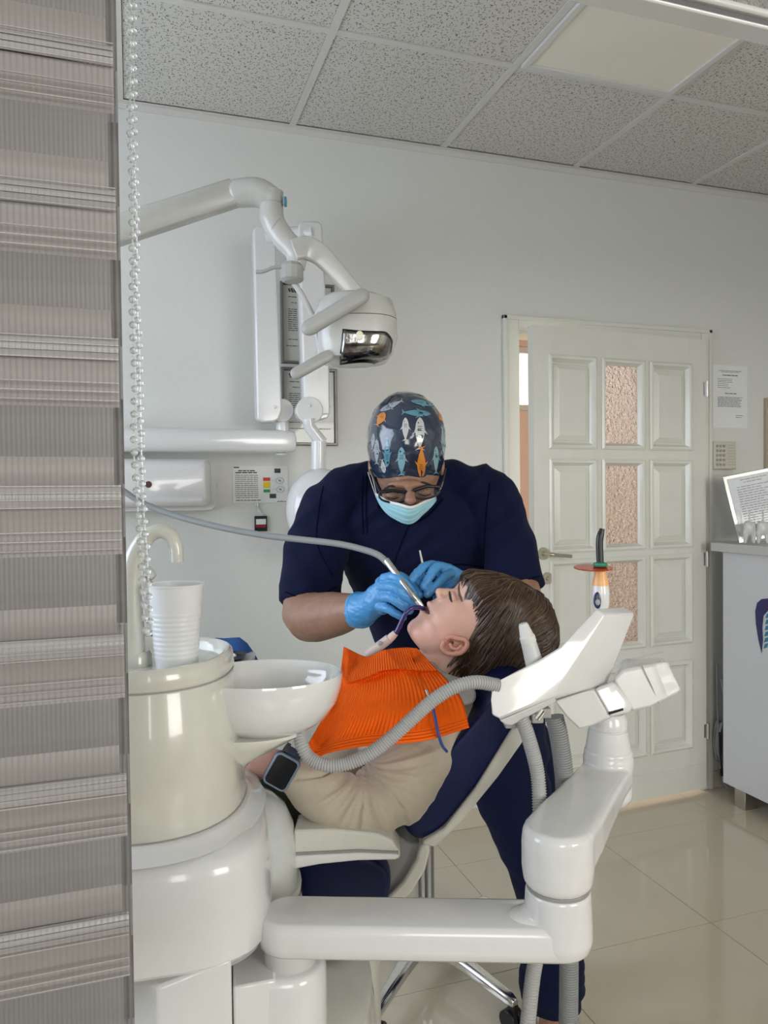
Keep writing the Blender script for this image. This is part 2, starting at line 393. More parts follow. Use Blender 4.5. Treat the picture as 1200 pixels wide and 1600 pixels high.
for ci, (ua, ub) in enumerate(UC):
    for ri, (za, zb) in enumerate(ZR):
        # moulding frame
        mo = MB(); pr = [(-.014, DT-.001), (-.014, DT+.006), (-.006, DT+.011), (.002, DT+.009), (.008, DT-.004), (.014, DT-.012), (.014, DT-.016), (-.01, DT-.016)]
        ringsl = []
        for (u, z, su, sz) in ((ua, za, 1, 1), (ub, za, -1, 1), (ub, zb, -1, -1), (ua, zb, 1, -1)):
            ringsl.append([DP(u + su*o_, z + sz*o_, n_) for o_, n_ in pr])
        mo.rings(ringsl, cap=False, closed=True)
        mo.build('moulding', M_door, door, smooth=25)
        if ci == 1 and ri < 3:
            g = MB(); duz(g, ua, ub, za, zb, .018, .022); g.build('glass_pane', M_pane, door, smooth=0)
        else:
            g = MB(); i1, i2 = .022, .042
            def rect(i, n_): return [DP(ua+i, za+i, n_), DP(ub-i, za+i, n_), DP(ub-i, zb-i, n_), DP(ua+i, zb-i, n_)]
            g.rings([rect(0, .008), rect(0, DT-.016), rect(i1-.002, DT-.016), rect(i1, DT-.013), rect(i2, DT-.002)])
            g.build('raised_panel', M_door, door, smooth=0)
kb = MB(); duz(kb, .02, LW-.02, zz(1198)-.002, zz(1198)+.002, DT-.001, DT+.002); kb.build('kick_strip', M_door, door)
for zc in (zz(610, 1094), zz(872, 1096), zz(1137, 1098)):
    h = MB(); h.cyl(DP(-.004, zc-.035, DT+.004), DP(-.004, zc+.035, DT+.004), .007); duz(h, .0, .014, zc-.03, zc+.03, DT-.001, DT+.002)
    h.build('hinge', M_steel, door)
# handle: two roses and a lever
hu, hz = onD(840, 864); 
hd = MB(); hd.cyl(DP(hu, hz, DT), DP(hu, hz, DT+.009), .026, .024, 28); hd.cyl(DP(hu, hz, DT+.009), DP(hu, hz, DT+.045), .010)
lv = [tuple(DP(hu, hz, DT+.045)), tuple(DP(hu-.02, hz-.002, DT+.052)), tuple(DP(hu-.10, hz-.012, DT+.050))]
hd.tube(catmull(lv, 6), [.0085]*6+[.007]*7, 12)
hd.build('door_handle', M_brass, door)
u2, z2 = onD(846, 902); kh = MB(); kh.cyl(DP(u2, z2, DT), DP(u2, z2, DT+.009), .025, .023, 28); kh.cyl(DP(u2, z2, DT+.009), DP(u2, z2, DT+.016), .009); kh.build('keyhole_rose', M_brass, door)
# door frame (casing and jamb)
fx0, fx1, fz = 1.446, 2.480, 2.075
cs = MB()
cs.box2((fx0, WALL_Y-.014, 0), (DX0+.012, WALL_Y, fz)).box2((DX1-.002, WALL_Y-.014, 0), (fx1, WALL_Y, fz)).box2((DX0+.012, WALL_Y-.014, DZ-.008), (DX1-.002, WALL_Y, fz))
cs.box2((fx0-.006, WALL_Y-.02, 0), (fx0+.012, WALL_Y, fz+.008)).box2((fx1-.012, WALL_Y-.02, 0), (fx1+.006, WALL_Y, fz+.008)).box2((fx0-.006, WALL_Y-.02, fz-.010), (fx1+.006, WALL_Y, fz+.008))
struct(cs, 'trim_4', M_door, bevel=.003)
jb = MB().box2((DX0, WALL_Y, 0), (DX0+.02, WALL_Y+.12, DZ)).box2((DX1-.001, WALL_Y+.01, 0), (DX1+.019, WALL_Y+.12, DZ)).box2((DX0+.02, WALL_Y, DZ-.02), (DX1, WALL_Y+.12, DZ+.001))
struct(jb, 'trim_5', M_door)

# ---------------------------------------------------------------- papers and prints
def sheet(name, label, cat, ctr, ux, uz, w_, h_, lines, thick=.001, m=M_paper, group=None):
    """flat printed sheet; ctr centre, ux/uz in-plane unit axes; lines: list of (y from top 0..1, x0, x1, height fraction, ink)"""
    ux, uz = Vector(ux), Vector(uz); n = ux.cross(uz); 
    if n.dot(CAM-ctr) < 0: n = -n
    t = thing(name, label, cat, ctr - uz*(h_/2)); 
    if group: t['group'] = group
    MB().box(ctr, (w_, thick, h_), (ux, n, uz)).build('paper', m, t, smooth=0)
    pr = MB(); rnd = random.Random(name+label)
    for (y, xa, xb, hh) in lines:
        x = xa
        while x < xb - .01:
            e = min(xb, x + rnd.uniform(.03, .11)); c = ctr + n*(thick/2+.0003) + uz*(h_*(.5-y)) + ux*(w_*((x+e)/2-.5))
            pr.box(c, (w_*(e-x), .0004, h_*hh), (ux, n, uz)); x = e + .012
    if pr.v: pr.build('printed_lines', M_ink, t, smooth=0, kind='stuff')
    return t, n
X_, = (Vector((1, 0, 0)),)
def rows(y0, y1, n, x0, x1, h, rag=.1, rnd=random.Random(3)): return [(lerp(y0, y1, i/max(1, n-1)), x0, x1 - rnd.random()*rag, h) for i in range(n)]
a, b = PY(1113, 570, WALL_Y), PY(1167, 669, WALL_Y)
ctr = (a+b)/2; ctr.y = WALL_Y-.002
sheet('notice', 'white printed notice sheet taped to the wall right of the door', 'notice', ctr, X_, Z, abs(b.x-a.x), .285,
      [(.09, .18, .82, .008), (.11, .25, .75, .006), (.16, .28, .74, .014)] + rows(.22, .27, 3, .14, .6, .006) + rows(.30, .36, 3, .14, .5, .006) + [(.45, .35, .68, .012)] + rows(.51, .66, 9, .14, .86, .007) + [(.80, .66, .88, .007), (.83, .66, .85, .007)])
# poster with chart on the back wall
a, b = PY(363, 727, WALL_Y), PY(450, 786, WALL_Y); pw, ph = b.x-a.x, .135
ctr = Vector(((a.x+b.x)/2, WALL_Y-.002, (a.z+b.z)/2))
po, n_ = sheet('wall_chart', 'small laminated chart with a table and red, yellow and green bars', 'chart', ctr, X_, Z, pw, ph,
      [(.04, .02, .12, .03), (.13, .10, .42, .03), (.18, .05, .45, .03)] + [(y, .05, .45, .012) for y in [.25+.055*i for i in range(12)]] + [(.93, .05, .5, .02), (.97, .8, .96, .02)])
def patch(parent, name, u, v, w_, h_, m, lift=.0012):
    c = ctr + Vector((pw*(u-.5), -lift, ph*(.5-v))); return MB().box(c, (pw*w_, .0006, ph*h_)).build(name, m, parent, smooth=0)
M_red = mat('print_red', (.55, .03, .02), .5); M_yel = mat('print_yellow', (.75, .55, .02), .5); M_grn = mat('print_green', (.02, .30, .08), .5)
patch(po, 'red_bar', .61, .36, .13, .09, M_red, .0016); patch(po, 'yellow_bar', .61, .51, .13, .17, M_yel, .0016); patch(po, 'green_bar', .61, .68, .12, .08, M_grn, .0016)
patch(po, 'dark_symbol', .81, .13, .11, .12, M_ink, .0016); patch(po, 'dark_symbol', .72, .82, .12, .12, M_ink, .0016)
vl = MB()
for u in (.05, .10, .16, .22, .28, .34, .40, .45): vl.box(ctr + Vector((pw*(u-.5), -.0013, ph*(.5-.55))), (.0006, .0006, ph*.6))
for uu, vv in ((.85, .40), (.86, .64)):
    c = ctr + Vector((pw*(uu-.5), -.0012, ph*(.5-vv)))
    vl.rings([[c + Vector((q*math.cos(2*math.pi*k/24)*.0155, dy, q*math.sin(2*math.pi*k/24)*.0115)) for k in range(24)] for q, dy in ((1, 0), (1, -.0006), (.9, -.0006), (.9, 0))], cap=False, closed=True)
    vl.box(c, (.018, .0006, .001), (Vector((.8, 0, -.6)), Vector((0, 1, 0)), Vector((.6, 0, .8)))); vl.box(c, (.008, .0006, .006))
    vl.box(c + Vector((-.025, 0, 0)), (.014, .0006, .0008))
vl.build('printed_frame', M_inkl, po, smooth=0, kind='stuff')
# dosimeter badge on a clip
c0 = PY(401, 789, WALL_Y); c1 = PY(407, 818, WALL_Y)
bd = thing('badge', 'small black and red badge hanging on a clip below the wall chart', 'badge', (c1.x, WALL_Y-.006, c1.z-.03))
MB().box((c0.x, WALL_Y-.008, c0.z), (.010, .006, .016)).build('clip', M_chrome, bd, bevel=.001)
MB().prism([(c0.x-.004, WALL_Y-.007, c0.z-.008), (c0.x+.004, WALL_Y-.007, c0.z-.008), (c1.x+.014, WALL_Y-.007, c1.z+.026), (c1.x-.006, WALL_Y-.007, c1.z+.026)], (0, .002, 0)).build('strap', mat('clear_strap', (.8, .8, .8), .2, alpha=.6), bd)
bx = MB().box((c1.x, WALL_Y-.007, c1.z), (.046, .010, .056)); bx.build('case', M_black, bd, bevel=.002)
MB().box((c1.x, WALL_Y-.0125, c1.z+.007), (.036, .002, .020)).build('window', M_paper, bd)
MB().box((c1.x, WALL_Y-.0125, c1.z-.009), (.036, .002, .010)).build('band', mat('dark_red', (.25, .01, .02), .5), bd)
# framed certificates
M_frame = mat('grey_frame', (.16, .155, .145), .35, metal=.3, var=.08)
def framed(label, x0, x1, z0, z1, seed):
    c = Vector(((x0+x1)/2, WALL_Y-.008, (z0+z1)/2)); w_, h_ = x1-x0, z1-z0
    t = thing('framed_certificate', label, 'certificate', (c.x, WALL_Y-.008, z0), 'framed certificates behind the x-ray arm')
    fr = MB()
    def rr(i, y): return [(x0+i, y, z0+i), (x1-i, y, z0+i), (x1-i, y, z1-i), (x0+i, y, z1-i)]
    fr.rings([rr(0, WALL_Y), rr(0, WALL_Y-.014), rr(.003, WALL_Y-.018), rr(.009, WALL_Y-.018), rr(.012, WALL_Y-.006), rr(.012, WALL_Y)], cap=False, closed=True)
    fr.build('frame', M_frame, t, smooth=0)
    MB().box((c.x, WALL_Y-.003, c.z), (w_-.022, .004, h_-.022)).build('paper', mat('certificate_paper', (.50, .51, .46), .3, coat=.5, var=.03), t, smooth=0)
    pr = MB(); rn = random.Random(seed); y = WALL_Y-.0056
    def ln(v, a_, b_, hh):
        x = a_
        while x < b_-.01:
            e = min(b_, x+rn.uniform(.03, .1)); pr.box((x0+w_*(x+e)/2, y, z1-h_*v), (w_*(e-x), .0004, h_*hh)); x = e+.012
    for k in range(5): pr.box((x0+w_*(.17+.05*k), y, z1-h_*.10), (w_*.035, .0004, h_*rn.uniform(.04, .06)), (Vector((.9, 0, .4)), Vector((0, 1, 0)), Vector((-.4, 0, .9))))
    for v, a_, b_ in [(.18, .15, .75), (.25, .2, .8)] + [(.33+.026*k, .14, .9-.08*rn.random()) for k in range(11)] + [(.70, .14, .35), (.78, .1, .9)]: ln(v, a_, b_, .009)
    pr.build('printed_lines', M_ink, t, smooth=0, kind='stuff'); return t
ua = PY(437, 440, WALL_Y); ub = PY(521, 445, WALL_Y); uc = PY(437, 568, WALL_Y)
framed('upper grey-framed certificate behind the x-ray arms', ua.x, ub.x, uc.z, ua.z, 1)
la, lb_, lc = PY(438, 574, WALL_Y), PY(525, 580, WALL_Y), PY(437, 696, WALL_Y)
framed('lower grey-framed certificate behind the x-ray arms', la.x, lb_.x, lc.z, la.z, 2)
# light switch peeking out beside the door frame
c = PY(765, 743, WALL_Y); sw = thing('light_switch', 'white light switch on the wall left of the door frame', 'switch', (c.x, WALL_Y-.004, c.z-.04))
MB().box((c.x, WALL_Y-.005, c.z-.03), (.075, .010, .075)).build('plate', M_offw, sw, bevel=.003); MB().box((c.x, WALL_Y-.012, c.z-.03), (.045, .006, .045)).build('rocker', M_offw, sw, bevel=.002)
# keypad
c = PY(1126, 712, WALL_Y); kp = thing('keypad', 'beige alarm keypad with grey buttons on the wall', 'keypad', (c.x, WALL_Y-.012, c.z-.065))
M_beige = mat('beige_plastic', (.56, .53, .43), .4, var=.02)
MB().box((c.x, WALL_Y-.014, c.z), (.125, .028, .125)).build('case', M_beige, kp, bevel=.004)
for i in range(3):
    for j in range(5):
        MB().cyl((c.x-.045+.019*i, WALL_Y-.027, c.z+.042-.021*j), (c.x-.045+.019*i, WALL_Y-.032, c.z+.042-.021*j), .0062, n=10).build('button', M_grey, kp)
g = MB()
for j in range(8): g.box((c.x+.035, WALL_Y-.0285, c.z+.045-.0125*j), (.04, .001, .002))
g.build('grille', M_grey, kp, kind='stuff')
# ---------------------------------------------------------------- reception desk at the right
dk = thing('reception_desk', 'white cabinet with grey worktop and a blue tooth emblem, right of the door', 'cabinet', (2.9, 2.2, 0))
M_desk = mat('white_laminate', (.66, .67, .70), .35, var=.01)
MB().box2((2.425, 1.70, .085), (3.38, 2.62, 1.095)).build('body', M_desk, dk, bevel=.002)
MB().box2((2.395, 1.68, 1.095), (3.40, 2.66, 1.133)).build('worktop', M_lgrey, dk, bevel=.003)
for x, y in ((2.47, 2.54), (2.47, 1.9), (3.2, 2.54), (3.2, 1.9)): MB().box2((x-.03, y-.03, 0), (x+.03, y+.03, .085)).build('foot', M_steel, dk, bevel=.002)
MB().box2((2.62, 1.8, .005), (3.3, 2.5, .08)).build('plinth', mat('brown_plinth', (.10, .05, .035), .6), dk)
# tooth emblem: arch and stripes, flat print on the desk's side
def onX(px, py, x=2.4235): q = PX(px, py, x); return q
arch = [(1190, 1021), (1185, 1000), (1181, 975), (1180, 955), (1183, 942), (1190, 936), (1200, 935), (1212, 938), (1222, 944), (1236, 938), (1250, 936), (1258, 944), (1260, 962), (1254, 992), (1246, 1024),
        (1243, 1000), (1247, 975), (1248, 955), (1240, 947), (1230, 952), (1222, 958), (1210, 955), (1200, 954), (1193, 962), (1191, 980), (1192, 1000)]
arch = [arch[k] for k in range(len(arch))]
pts = [onX(*q) for q in arch]; tri = tessellate_polygon([pts])
mb = MB(); mb.v = pts; mb.f = [tuple(t) for t in tri]
M_emb = mat('emblem_navy', (.035, .03, .13), .4); M_teal = mat('emblem_teal', (.03, .22, .36), .4)
mb.build('emblem_arch', M_emb, dk, smooth=0, solid=.0008)
for k in range(6):
    y = 962+k*9.5; x0 = 1196-k*.6; wd = 13-k*1.5
    q = [onX(x0+2, y-3), onX(x0+2+wd, y-5), onX(x0+wd, y+2), onX(x0, y+4)]
    m2 = MB(); m2.v = q; m2.f = [(0, 1, 2, 3)]; m2.build('emblem_stripe', M_teal, dk, smooth=0, solid=.0008)
# standing frame on the desk
A, B, C_ = P(1129, 745, 3.02), P(1154, 848, 2.97), P(1193, 748, 3.14)
base = PZ(1155, 849, 1.134)
A = PY(1129, 745, base.y+.06); C_ = PY(1194, 747, base.y-.02)
tx = (C_-A); tx.z = 0; fw_ = .215; tx.normalize(); B = base; upv = (Vector((B.x, B.y, B.z)) - A); 
B2 = Vector((A.x+.035*0, A.y, A.z))
fr_t = thing('picture_frame', 'silver-framed printed sheet leaning on the desk top', 'picture frame', base)
bl = base; tl = A; uz_ = (tl-bl); hgt = uz_.length; uz_.normalize(); ux_ = (tx - uz_*tx.dot(uz_)).normalized(); nn = ux_.cross(uz_); nn = nn if nn.dot(CAM-bl) > 0 else -nn
cc = bl + ux_*(fw_/2) + uz_*(hgt/2)
MB().box(cc - nn*.006, (fw_, .010, hgt), (ux_, nn, uz_)).build('frame', M_steel, fr_t, bevel=.002)
MB().box(cc, (fw_-.03, .003, hgt-.03), (ux_, nn, uz_)).build('paper', mat('framed_paper', (.60, .62, .64), .3, coat=.6), fr_t, smooth=0)
pr = MB(); rn = random.Random(8)
for v, a_, b_ in [(.1, .3, .8), (.14, .35, .7)] + [(.2+.036*k, .2, .9-.25*rn.random()) for k in range(18)]:
    x = a_
    while x < b_-.01:
        e = min(b_, x+rn.uniform(.04, .12)); pr.box(cc+nn*.002+uz_*(hgt*(.5-v))+ux_*(fw_*((x+e)/2-.5)), (fw_*(e-x), .0005, hgt*.011), (ux_, nn, uz_)); x = e+.015
pr.build('printed_lines', M_inkl, fr_t, smooth=0, kind='stuff')
# tooth-shaped glass ornaments
M_glass = mat('clear_glass', (.92, .94, .94), .05, trans=1, var=.01)
M_milk = mat('milky_plastic', (.80, .80, .78), .25, trans=.35, var=.02)
def tooth(px, py, lab):
    b0 = PZ(px, py, 1.134); b0 = PX(px, py, 2.440) if False else Vector((2.44 + (px-1171)*.0022, b0.y, 1.1335)); r_ = ray(px, 800); b0.y = (r_.y/r_.x)*b0.x; t = thing('tooth_ornament', lab, 'ornament', b0)
    mb = MB(); h = .095
    mb.ell(b0+Z*.066, (HR*.026, HF*.018, Z*.030)); 
    for s in (-1, 1):
        mb.ell(b0+Z*.082+HR*(.011*s), (HR*.014, HF*.015, Z*.013)); limb(mb, [(b0+HR*.016*s+Z*.05, .0125), (b0+HR*.018*s+Z*.008, .007)], 12, 3)
    blob(mb, .003, 6).build('crown', M_milk, t, smooth=60)
    MB().lathe([(.0, 0), (.004, 0), (.003, .02), (.004, .045), (.0, .045)], b0+Z*.092, n=10).build('stem', M_glass, t)
tooth(1171, 853, 'left tooth-shaped clear ornament beside the silver frame'); tooth(1192, 854, 'right tooth-shaped clear ornament at the photo edge')
q = base + Vector((.34, .02, 0))
ac = thing('acrylic_stand', 'tall clear acrylic sheet standing behind the ornaments', 'acrylic stand', q)
MB().box(q+Vector((0, 0, .26)), (.004, .12, .52)).build('sheet', mat('acrylic', (.95, .97, .97), .05, alpha=.18), ac, smooth=0)
MB().box(q+Vector((0, 0, .004)), (.06, .12, .008)).build('foot', M_glass, ac, smooth=0)
# cable bundle, leaning strip and cord behind the desk
cb = PY(1126, 1158, WALL_Y-.05); cab = MB(); rn = random.Random(2)
path = []
for k in range(150):
    a_ = k*.42; rr = .055+.006*math.sin(k*.31); path.append((cb.x-.0+.5*rr*math.cos(a_)*.8, cb.y+.018*math.sin(a_*.37), cb.z+.085*math.sin(a_)*1.0+.01*math.sin(k*.2)))
cab.tube(catmull(path, 3), .0042, 6)
p2 = [tuple(cb+Vector((-.02, 0, .35))), tuple(cb+Vector((-.015, 0, .1))), tuple(cb+Vector((-.01, -.02, -.12))), (cb.x+.01, cb.y-.03, cb.z-.20), (cb.x+.10, cb.y-.1, .01)]
cab.tube(catmull(p2, 8), .004, 6)
tag(cab.build('cable_coil', mat('grey_cable', (.25, .25, .24), .5), None), 'coiled grey cable on the floor behind the white cabinet', 'cable')
pl = MB().tube(catmull([tuple(cb+Vector((-.025, -.02, .05))), tuple(cb+Vector((-.03, -.03, -.05))), tuple(cb+Vector((-.02, -.03, -.12)))], 6), .004, 8); pl.box(cb+Vector((-.02, -.03, -.13)), (.012, .012, .03))
tag(pl.build('plug_lead', M_black, None), 'short black lead hanging over the grey cable coil', 'cable')
a, b = PY(1127, 1062, WALL_Y-.03), PY(1133, 1126, WALL_Y-.06)
tag(MB().prism([a, a+Vector((.022, 0, 0)), Vector((b.x+.09, b.y, .08)), Vector((b.x+.07, b.y, .08))], (0, .006, 0)).build('leaning_strip', M_offw, None), 'thin white strip leaning on the wall behind the cabinet', 'strip')
# wooden-edged wall cabinet at the right edge of the frame
q = PY(1193, 622, WALL_Y)
wc = thing('wall_panel', 'tan wooden board on the wall at the right edge of the photo', 'board', (q.x+.3, WALL_Y-.012, q.z-.5))
MB().box2((q.x, WALL_Y-.02, q.z-.33), (q.x+.6, WALL_Y, q.z)).build('board', mat('tan_wood', (.42, .33, .23), .5, bump=.1, stretch=(1, 1, 12)), wc, bevel=.003)
# wall dispenser box with round lock, left
a, b = PY(183, 716, 2.60), PY(338, 793, 2.60)
def rrect(x0, x1, z0, z1, y, r_, n=5):
    out = []
    for cx, cz, s in ((x1-r_, z1-r_, 0), (x0+r_, z1-r_, 1), (x0+r_, z0+r_, 2), (x1-r_, z0+r_, 3)):
        for k in range(n+1): t = math.pi/2*(s+k/n); out.append(Vector((cx+r_*math.cos(t), y, cz+r_*math.sin(t))))
    return out
ds = thing('wall_dispenser', 'white box with a small round brown lock mounted on the wall', 'dispenser', ((b.x-.2), 2.68, b.z))
xa, xb, za, zb = b.x-.46, b.x-.015, b.z+.006, a.z
MB().rings([rrect(xa-.02, xb+.03, za-.02, zb+.005, WALL_Y, .03), rrect(xa-.015, xb+.022, za-.015, zb, 2.66, .03)]).build('back_shell', M_offw, ds)
MB().rings([rrect(xa, xb, za, zb, 2.68, .02), rrect(xa, xb, za, zb, 2.62, .02), rrect(xa+.01, xb-.012, za+.01, zb-.01, 2.60, .02), rrect(xa+.02, xb-.025, za+.02, zb-.03, 2.592, .02)]).build('cover', M_white, ds, smooth=40)
q = PY(232, 757, 2.592); MB().cyl(q, q-Vector((0, .006, 0)), .011, n=20).build('lock', mat('brown_lock', (.07, .03, .025), .4), ds)
MB().box2((xb+.022, 2.69, q.z-.012), (xb+.026, 2.705, q.z+.004)).build('indicator', M_grn, ds)
# ---------------------------------------------------------------- cuspidor unit (left), nested column, bowl, lower body
def Q(px, d, z): return PD(px, d, z)
def zat(py, d): return P(600, py, d).z
U0 = Q(216, .97, 0)
cu = thing('cuspidor_unit', 'white dental cuspidor column with rinse bowl and gooseneck spout, at the left', 'dental unit', U0)
def se_ring(c, rx, ry, z, n=48, e=2.6, rot=0):     # superellipse footprint
    out = []
    for k in range(n):
        t = 2*math.pi*k/n; cx, sx = math.cos(t), math.sin(t)
        x = rx*math.copysign(abs(cx)**(2/e), cx); y = ry*math.copysign(abs(sx)**(2/e), sx)
        x, y = x*math.cos(rot)-y*math.sin(rot), x*math.sin(rot)+y*math.cos(rot)
        out.append(Vector((c.x, c.y, 0)) + HR*x + HF*y + Z*z)
    return out
def stack(secs, c=None, n=48, e=2.3, rot=0): # secs: (rx, ry, z[, dx, dy])
    mb = MB(); mb.rings([se_ring((c or U0) + HR*(s[3] if len(s) > 3 else 0) + HF*(s[4] if len(s) > 4 else 0), s[0], s[1], s[2], n, e, rot) for s in secs]); return mb
stack([(.128, .128, .958), (.1305, .1305, .962), (.124, .124, 1.05), (.117, .117, 1.124), (.1155, .1155, 1.127)]).build('column', M_cream, cu, smooth=40)
stack([(.1135, .1135, 1.1255), (.1155, .1155, 1.128), (.117, .117, 1.132), (.115, .115, 1.148), (.112, .112, 1.153), (.107, .107, 1.153), (.103, .103, 1.149), (.100, .100, 1.138), (.0, .0, 1.137)]).build('top_tray', M_cream, cu, smooth=50)
# raised lip at the right rear of the tray
lp_ = MB(); rs = []
for k in range(15):
    t = R(-16 + 66*k/14); h = .0025*math.sin(math.pi*(k+.4)/15)**.7
    for_ = [(.1165, 1.142), (.1160, 1.150+h*.8), (.112, 1.153+h), (.107, 1.151+h*.8), (.104, 1.142)]
    rs.append([Vector((U0.x, U0.y, z_)) + HR*(r_*math.cos(t)) + HF*(r_*math.sin(t)) for r_, z_ in for_])
lp_.rings(rs); lp_.build('rim_lip', M_cream, cu, smooth=50)
# spout
sp = MB()
Sp = lambda px, py: tuple(P(px, py, .965))
path = [Sp(207, 1052), Sp(207, 1000), Sp(206, 940), Sp(207, 895), Sp(215, 862), Sp(231, 838), Sp(250, 830), Sp(266, 837), Sp(275, 855), Sp(276, 878)]
rad = [.0158, .0156, .0150, .0142, .0125, .0105, .0092, .0088, .0086, .0084]
cp_ = catmull([a + (r_,) for a, r_ in zip(path, rad)], 6); sp.tube([c[:3] for c in cp_], [float(c[3]) for c in cp_], 20)
sp.build('spout', M_cream, cu, smooth=60)
MB().lathe([(.021, 1.128), (.021, 1.15), (.0175, 1.156)], Q(207, .965, 0), n=28).build('spout_base', M_cream, cu)
# flared base ring
stack([(.156, .160, .946), (.150, .152, .949), (.142, .142, .952), (.1385, .1385, .956), (.1345, .1345, .9585), (.10, .10, .9585)]).build('base_ring', M_white, cu, smooth=50)
# lower body: rounded housing, sloping shoulder
BC = Q(212, .985, 0)
stack([(.163, .182, .824), (.166, .186, .829), (.167, .185, .87), (.163, .180, .925), (.160, .176, .938), (.155, .170, .9435), (.140, .150, .948), (.10, .10, .950)], BC, 96, 4.0, R(12)).build('housing', M_white, cu, smooth=40)
# frosted dome beside the column, on a cream cylinder
DC = Q(350, 1.06, 0)
M_frost = mat('frosted_cover', (.66, .69, .68), .18, alpha=.82, coat=.6, crough=.05, var=.02)
stack([(.098, .098, .80), (.096, .096, .85), (.091, .091, .883), (.081, .081, .906), (.064, .064, .922), (.042, .042, .930), (.01, .01, .932)], DC, 48, 2.0).build('frosted_cover', M_frost, cu, smooth=60)
stack([(.101, .101, .793), (.1015, .1015, .798), (.101, .101, .803), (.099, .099, .803)], DC, 48, 2.0).build('cover_rim', M_offw, cu)
stack([(.10, .10, .50), (.10, .10, .792)], DC, 48, 2.0).build('cream_drum', M_cream, cu)
# lower cabinet blocks
lb = MB()
lb.rings([[Q(150, .86, z_), Q(233, .81, z_), Q(350, .835, z_+.016), Q(352, 1.10, z_), Q(150, 1.12, z_)] for z_ in (.25, .817)])
lb.build('lower_cabinet', M_white, cu, bevel=.004)
MB().rings([[Q(185, .842, z_), Q(229, .8125, z_), Q(229, .83, z_), Q(185, .86, z_)] for z_ in (.25, .812)]).build('side_panel', M_lgrey, cu, bevel=.003)
# rounded plinth foot behind the pivot
fb = MB(); FC = Q(440, 1.16, 0)
fb.rings([se_ring(FC + HR*dx, rx, ry, z_, 40, 2.6) for rx, ry, z_, dx in ((.13, .16, .10, -.05), (.15, .17, .35, -.03), (.155, .17, .50, -.015), (.14, .17, .585, -.01), (.12, .15, .60, -.02))])
fb.build('unit_base', M_cream, cu, smooth=50)
stack([(.16, .18, 0), (.16, .18, .11), (.14, .16, .13)], Q(425, 1.12, 0), 40, 2.6).build('foot_plate', M_lgrey, cu)
# rinse bowl
BO = Q(412, 1.008, 0); bowl_z = 1.115
def bring(rx, ry, z_, dx=0): return [Vector((BO.x, BO.y, z_)) + HR*(dx + rx*math.cos(2*math.pi*k/56)) + HF*(ry*math.sin(2*math.pi*k/56)) for k in range(56)]
out_p = [(.018, -.0785, -.0), (.040, -.078, -.0), (.060, -.073, -.0), (.080, -.060, -.0), (.095, -.038, -.0), (.1010, -.018, 0), (.1030, -.004, 0), (.1018, 0, 0), (.0985, -.001, 0), (.093, -.016, 0), (.078, -.042, -.0), (.050, -.060, -.0), (.012, -.066, -.0)]
mb = MB(); mb.rings([bring(r_, r_*.83, bowl_z+h, dx) for r_, h, dx in out_p]); mb.build('rinse_bowl', mat('ceramic', (.70, .71, .70), .08, var=.01, coat=.8, crough=.03), cu, smooth=70)
sb = MB(); sb.rings([bring(.078, .062, bowl_z-.074, -.025), bring(.078, .062, bowl_z-.078, -.025), bring(.066, .054, bowl_z-.090, -.035), bring(.040, .042, bowl_z-.116, -.060), bring(.022, .03, bowl_z-.165, -.082)])
sb.build('bowl_bracket', M_cream, cu, smooth=50)
MB().lathe([(.010, 0), (.010, .003), (.006, .004)], Vector((BO.x, BO.y, bowl_z-.060))-HR*.01, n=20).build('drain', M_chrome, cu)
for nm_, r_, z_ in (('tray_seam', .1162, 1.1265), ('column_seam', .1312, .9590)):
    MB().rings([se_ring(U0, r_-.004, r_-.004, z_-.0009, 48, 2.3), se_ring(U0, r_, r_, z_-.0009, 48, 2.3), se_ring(U0, r_, r_, z_+.0009, 48, 2.3), se_ring(U0, r_-.004, r_-.004, z_+.0009, 48, 2.3)]).build(nm_, M_grey, cu)
MB().rings([se_ring(BC, .160, .180, z_, 96, 4.0, R(12)) for z_ in (.818, .8245)]).build('housing_seam', M_grey, cu)
# rinse cup
K = Q(272, .955, 1.1375)
cup = thing('plastic_cup', 'translucent white ribbed plastic cup on the cuspidor top', 'cup', K)
prof = []
H_ = .103
for k in range(60):
    t = k/59; r_ = lerp(.0262, .0345, t) + (.0005*math.sin(t*math.pi*2*17) if .12 < t < .68 else 0); prof.append((r_, H_*t))
prof += [(.0365, H_+.0004), (.0367, H_+.0022), (.0355, H_+.003)]
M_cup = mat('cup_plastic', (.84, .85, .85), .3, trans=.08, alpha=.92, var=.01)
inn = [(max(r_-.0011, .001), h+.0008) for r_, h in prof[::-1][2:]]
MB().lathe([(.001, 0)] + prof + inn + [(.001, .0012)], K, n=48).build('cup_body', M_cup, cup, smooth=60)
# ---------------------------------------------------------------- swivel arm: pivot block, lower arm, elbow, upper arm, neck
ar = thing('swivel_arm', 'white jointed dental arm crossing the lower foreground and rising to the right', 'dental arm', Q(450, .90, .60))
ZL0, ZL1 = .775, .842          # lower arm bottom and top
A0, A1 = Q(444, .90, 0), Q(868, .885, 0)
def capsule_ring(a, b, r_, z_, n=14):
    t = (b-a); t.z = 0; t.normalize(); s_ = Vector((-t.y, t.x, 0)); out = []
    for k in range(n+1): q = math.pi/2+math.pi*k/n; out.append(Vector((a.x, a.y, z_)) + t*(r_*math.cos(q)) + s_*(r_*math.sin(q)))
    for k in range(n+1): q = -math.pi/2+math.pi*k/n; out.append(Vector((b.x, b.y, z_)) + t*(r_*math.cos(q)) + s_*(r_*math.sin(q)))
    return out
zl = zat(1512, .86); zt_ = zat(1452, .868)
mb = MB(); mb.rings([capsule_ring(A0, A1, r_, z_) for r_, z_ in ((.034, zl), (.0375, zl+.004), (.0385, zl+.012), (.0375, zt_-.008), (.034, zt_-.001), (.030, zt_))])
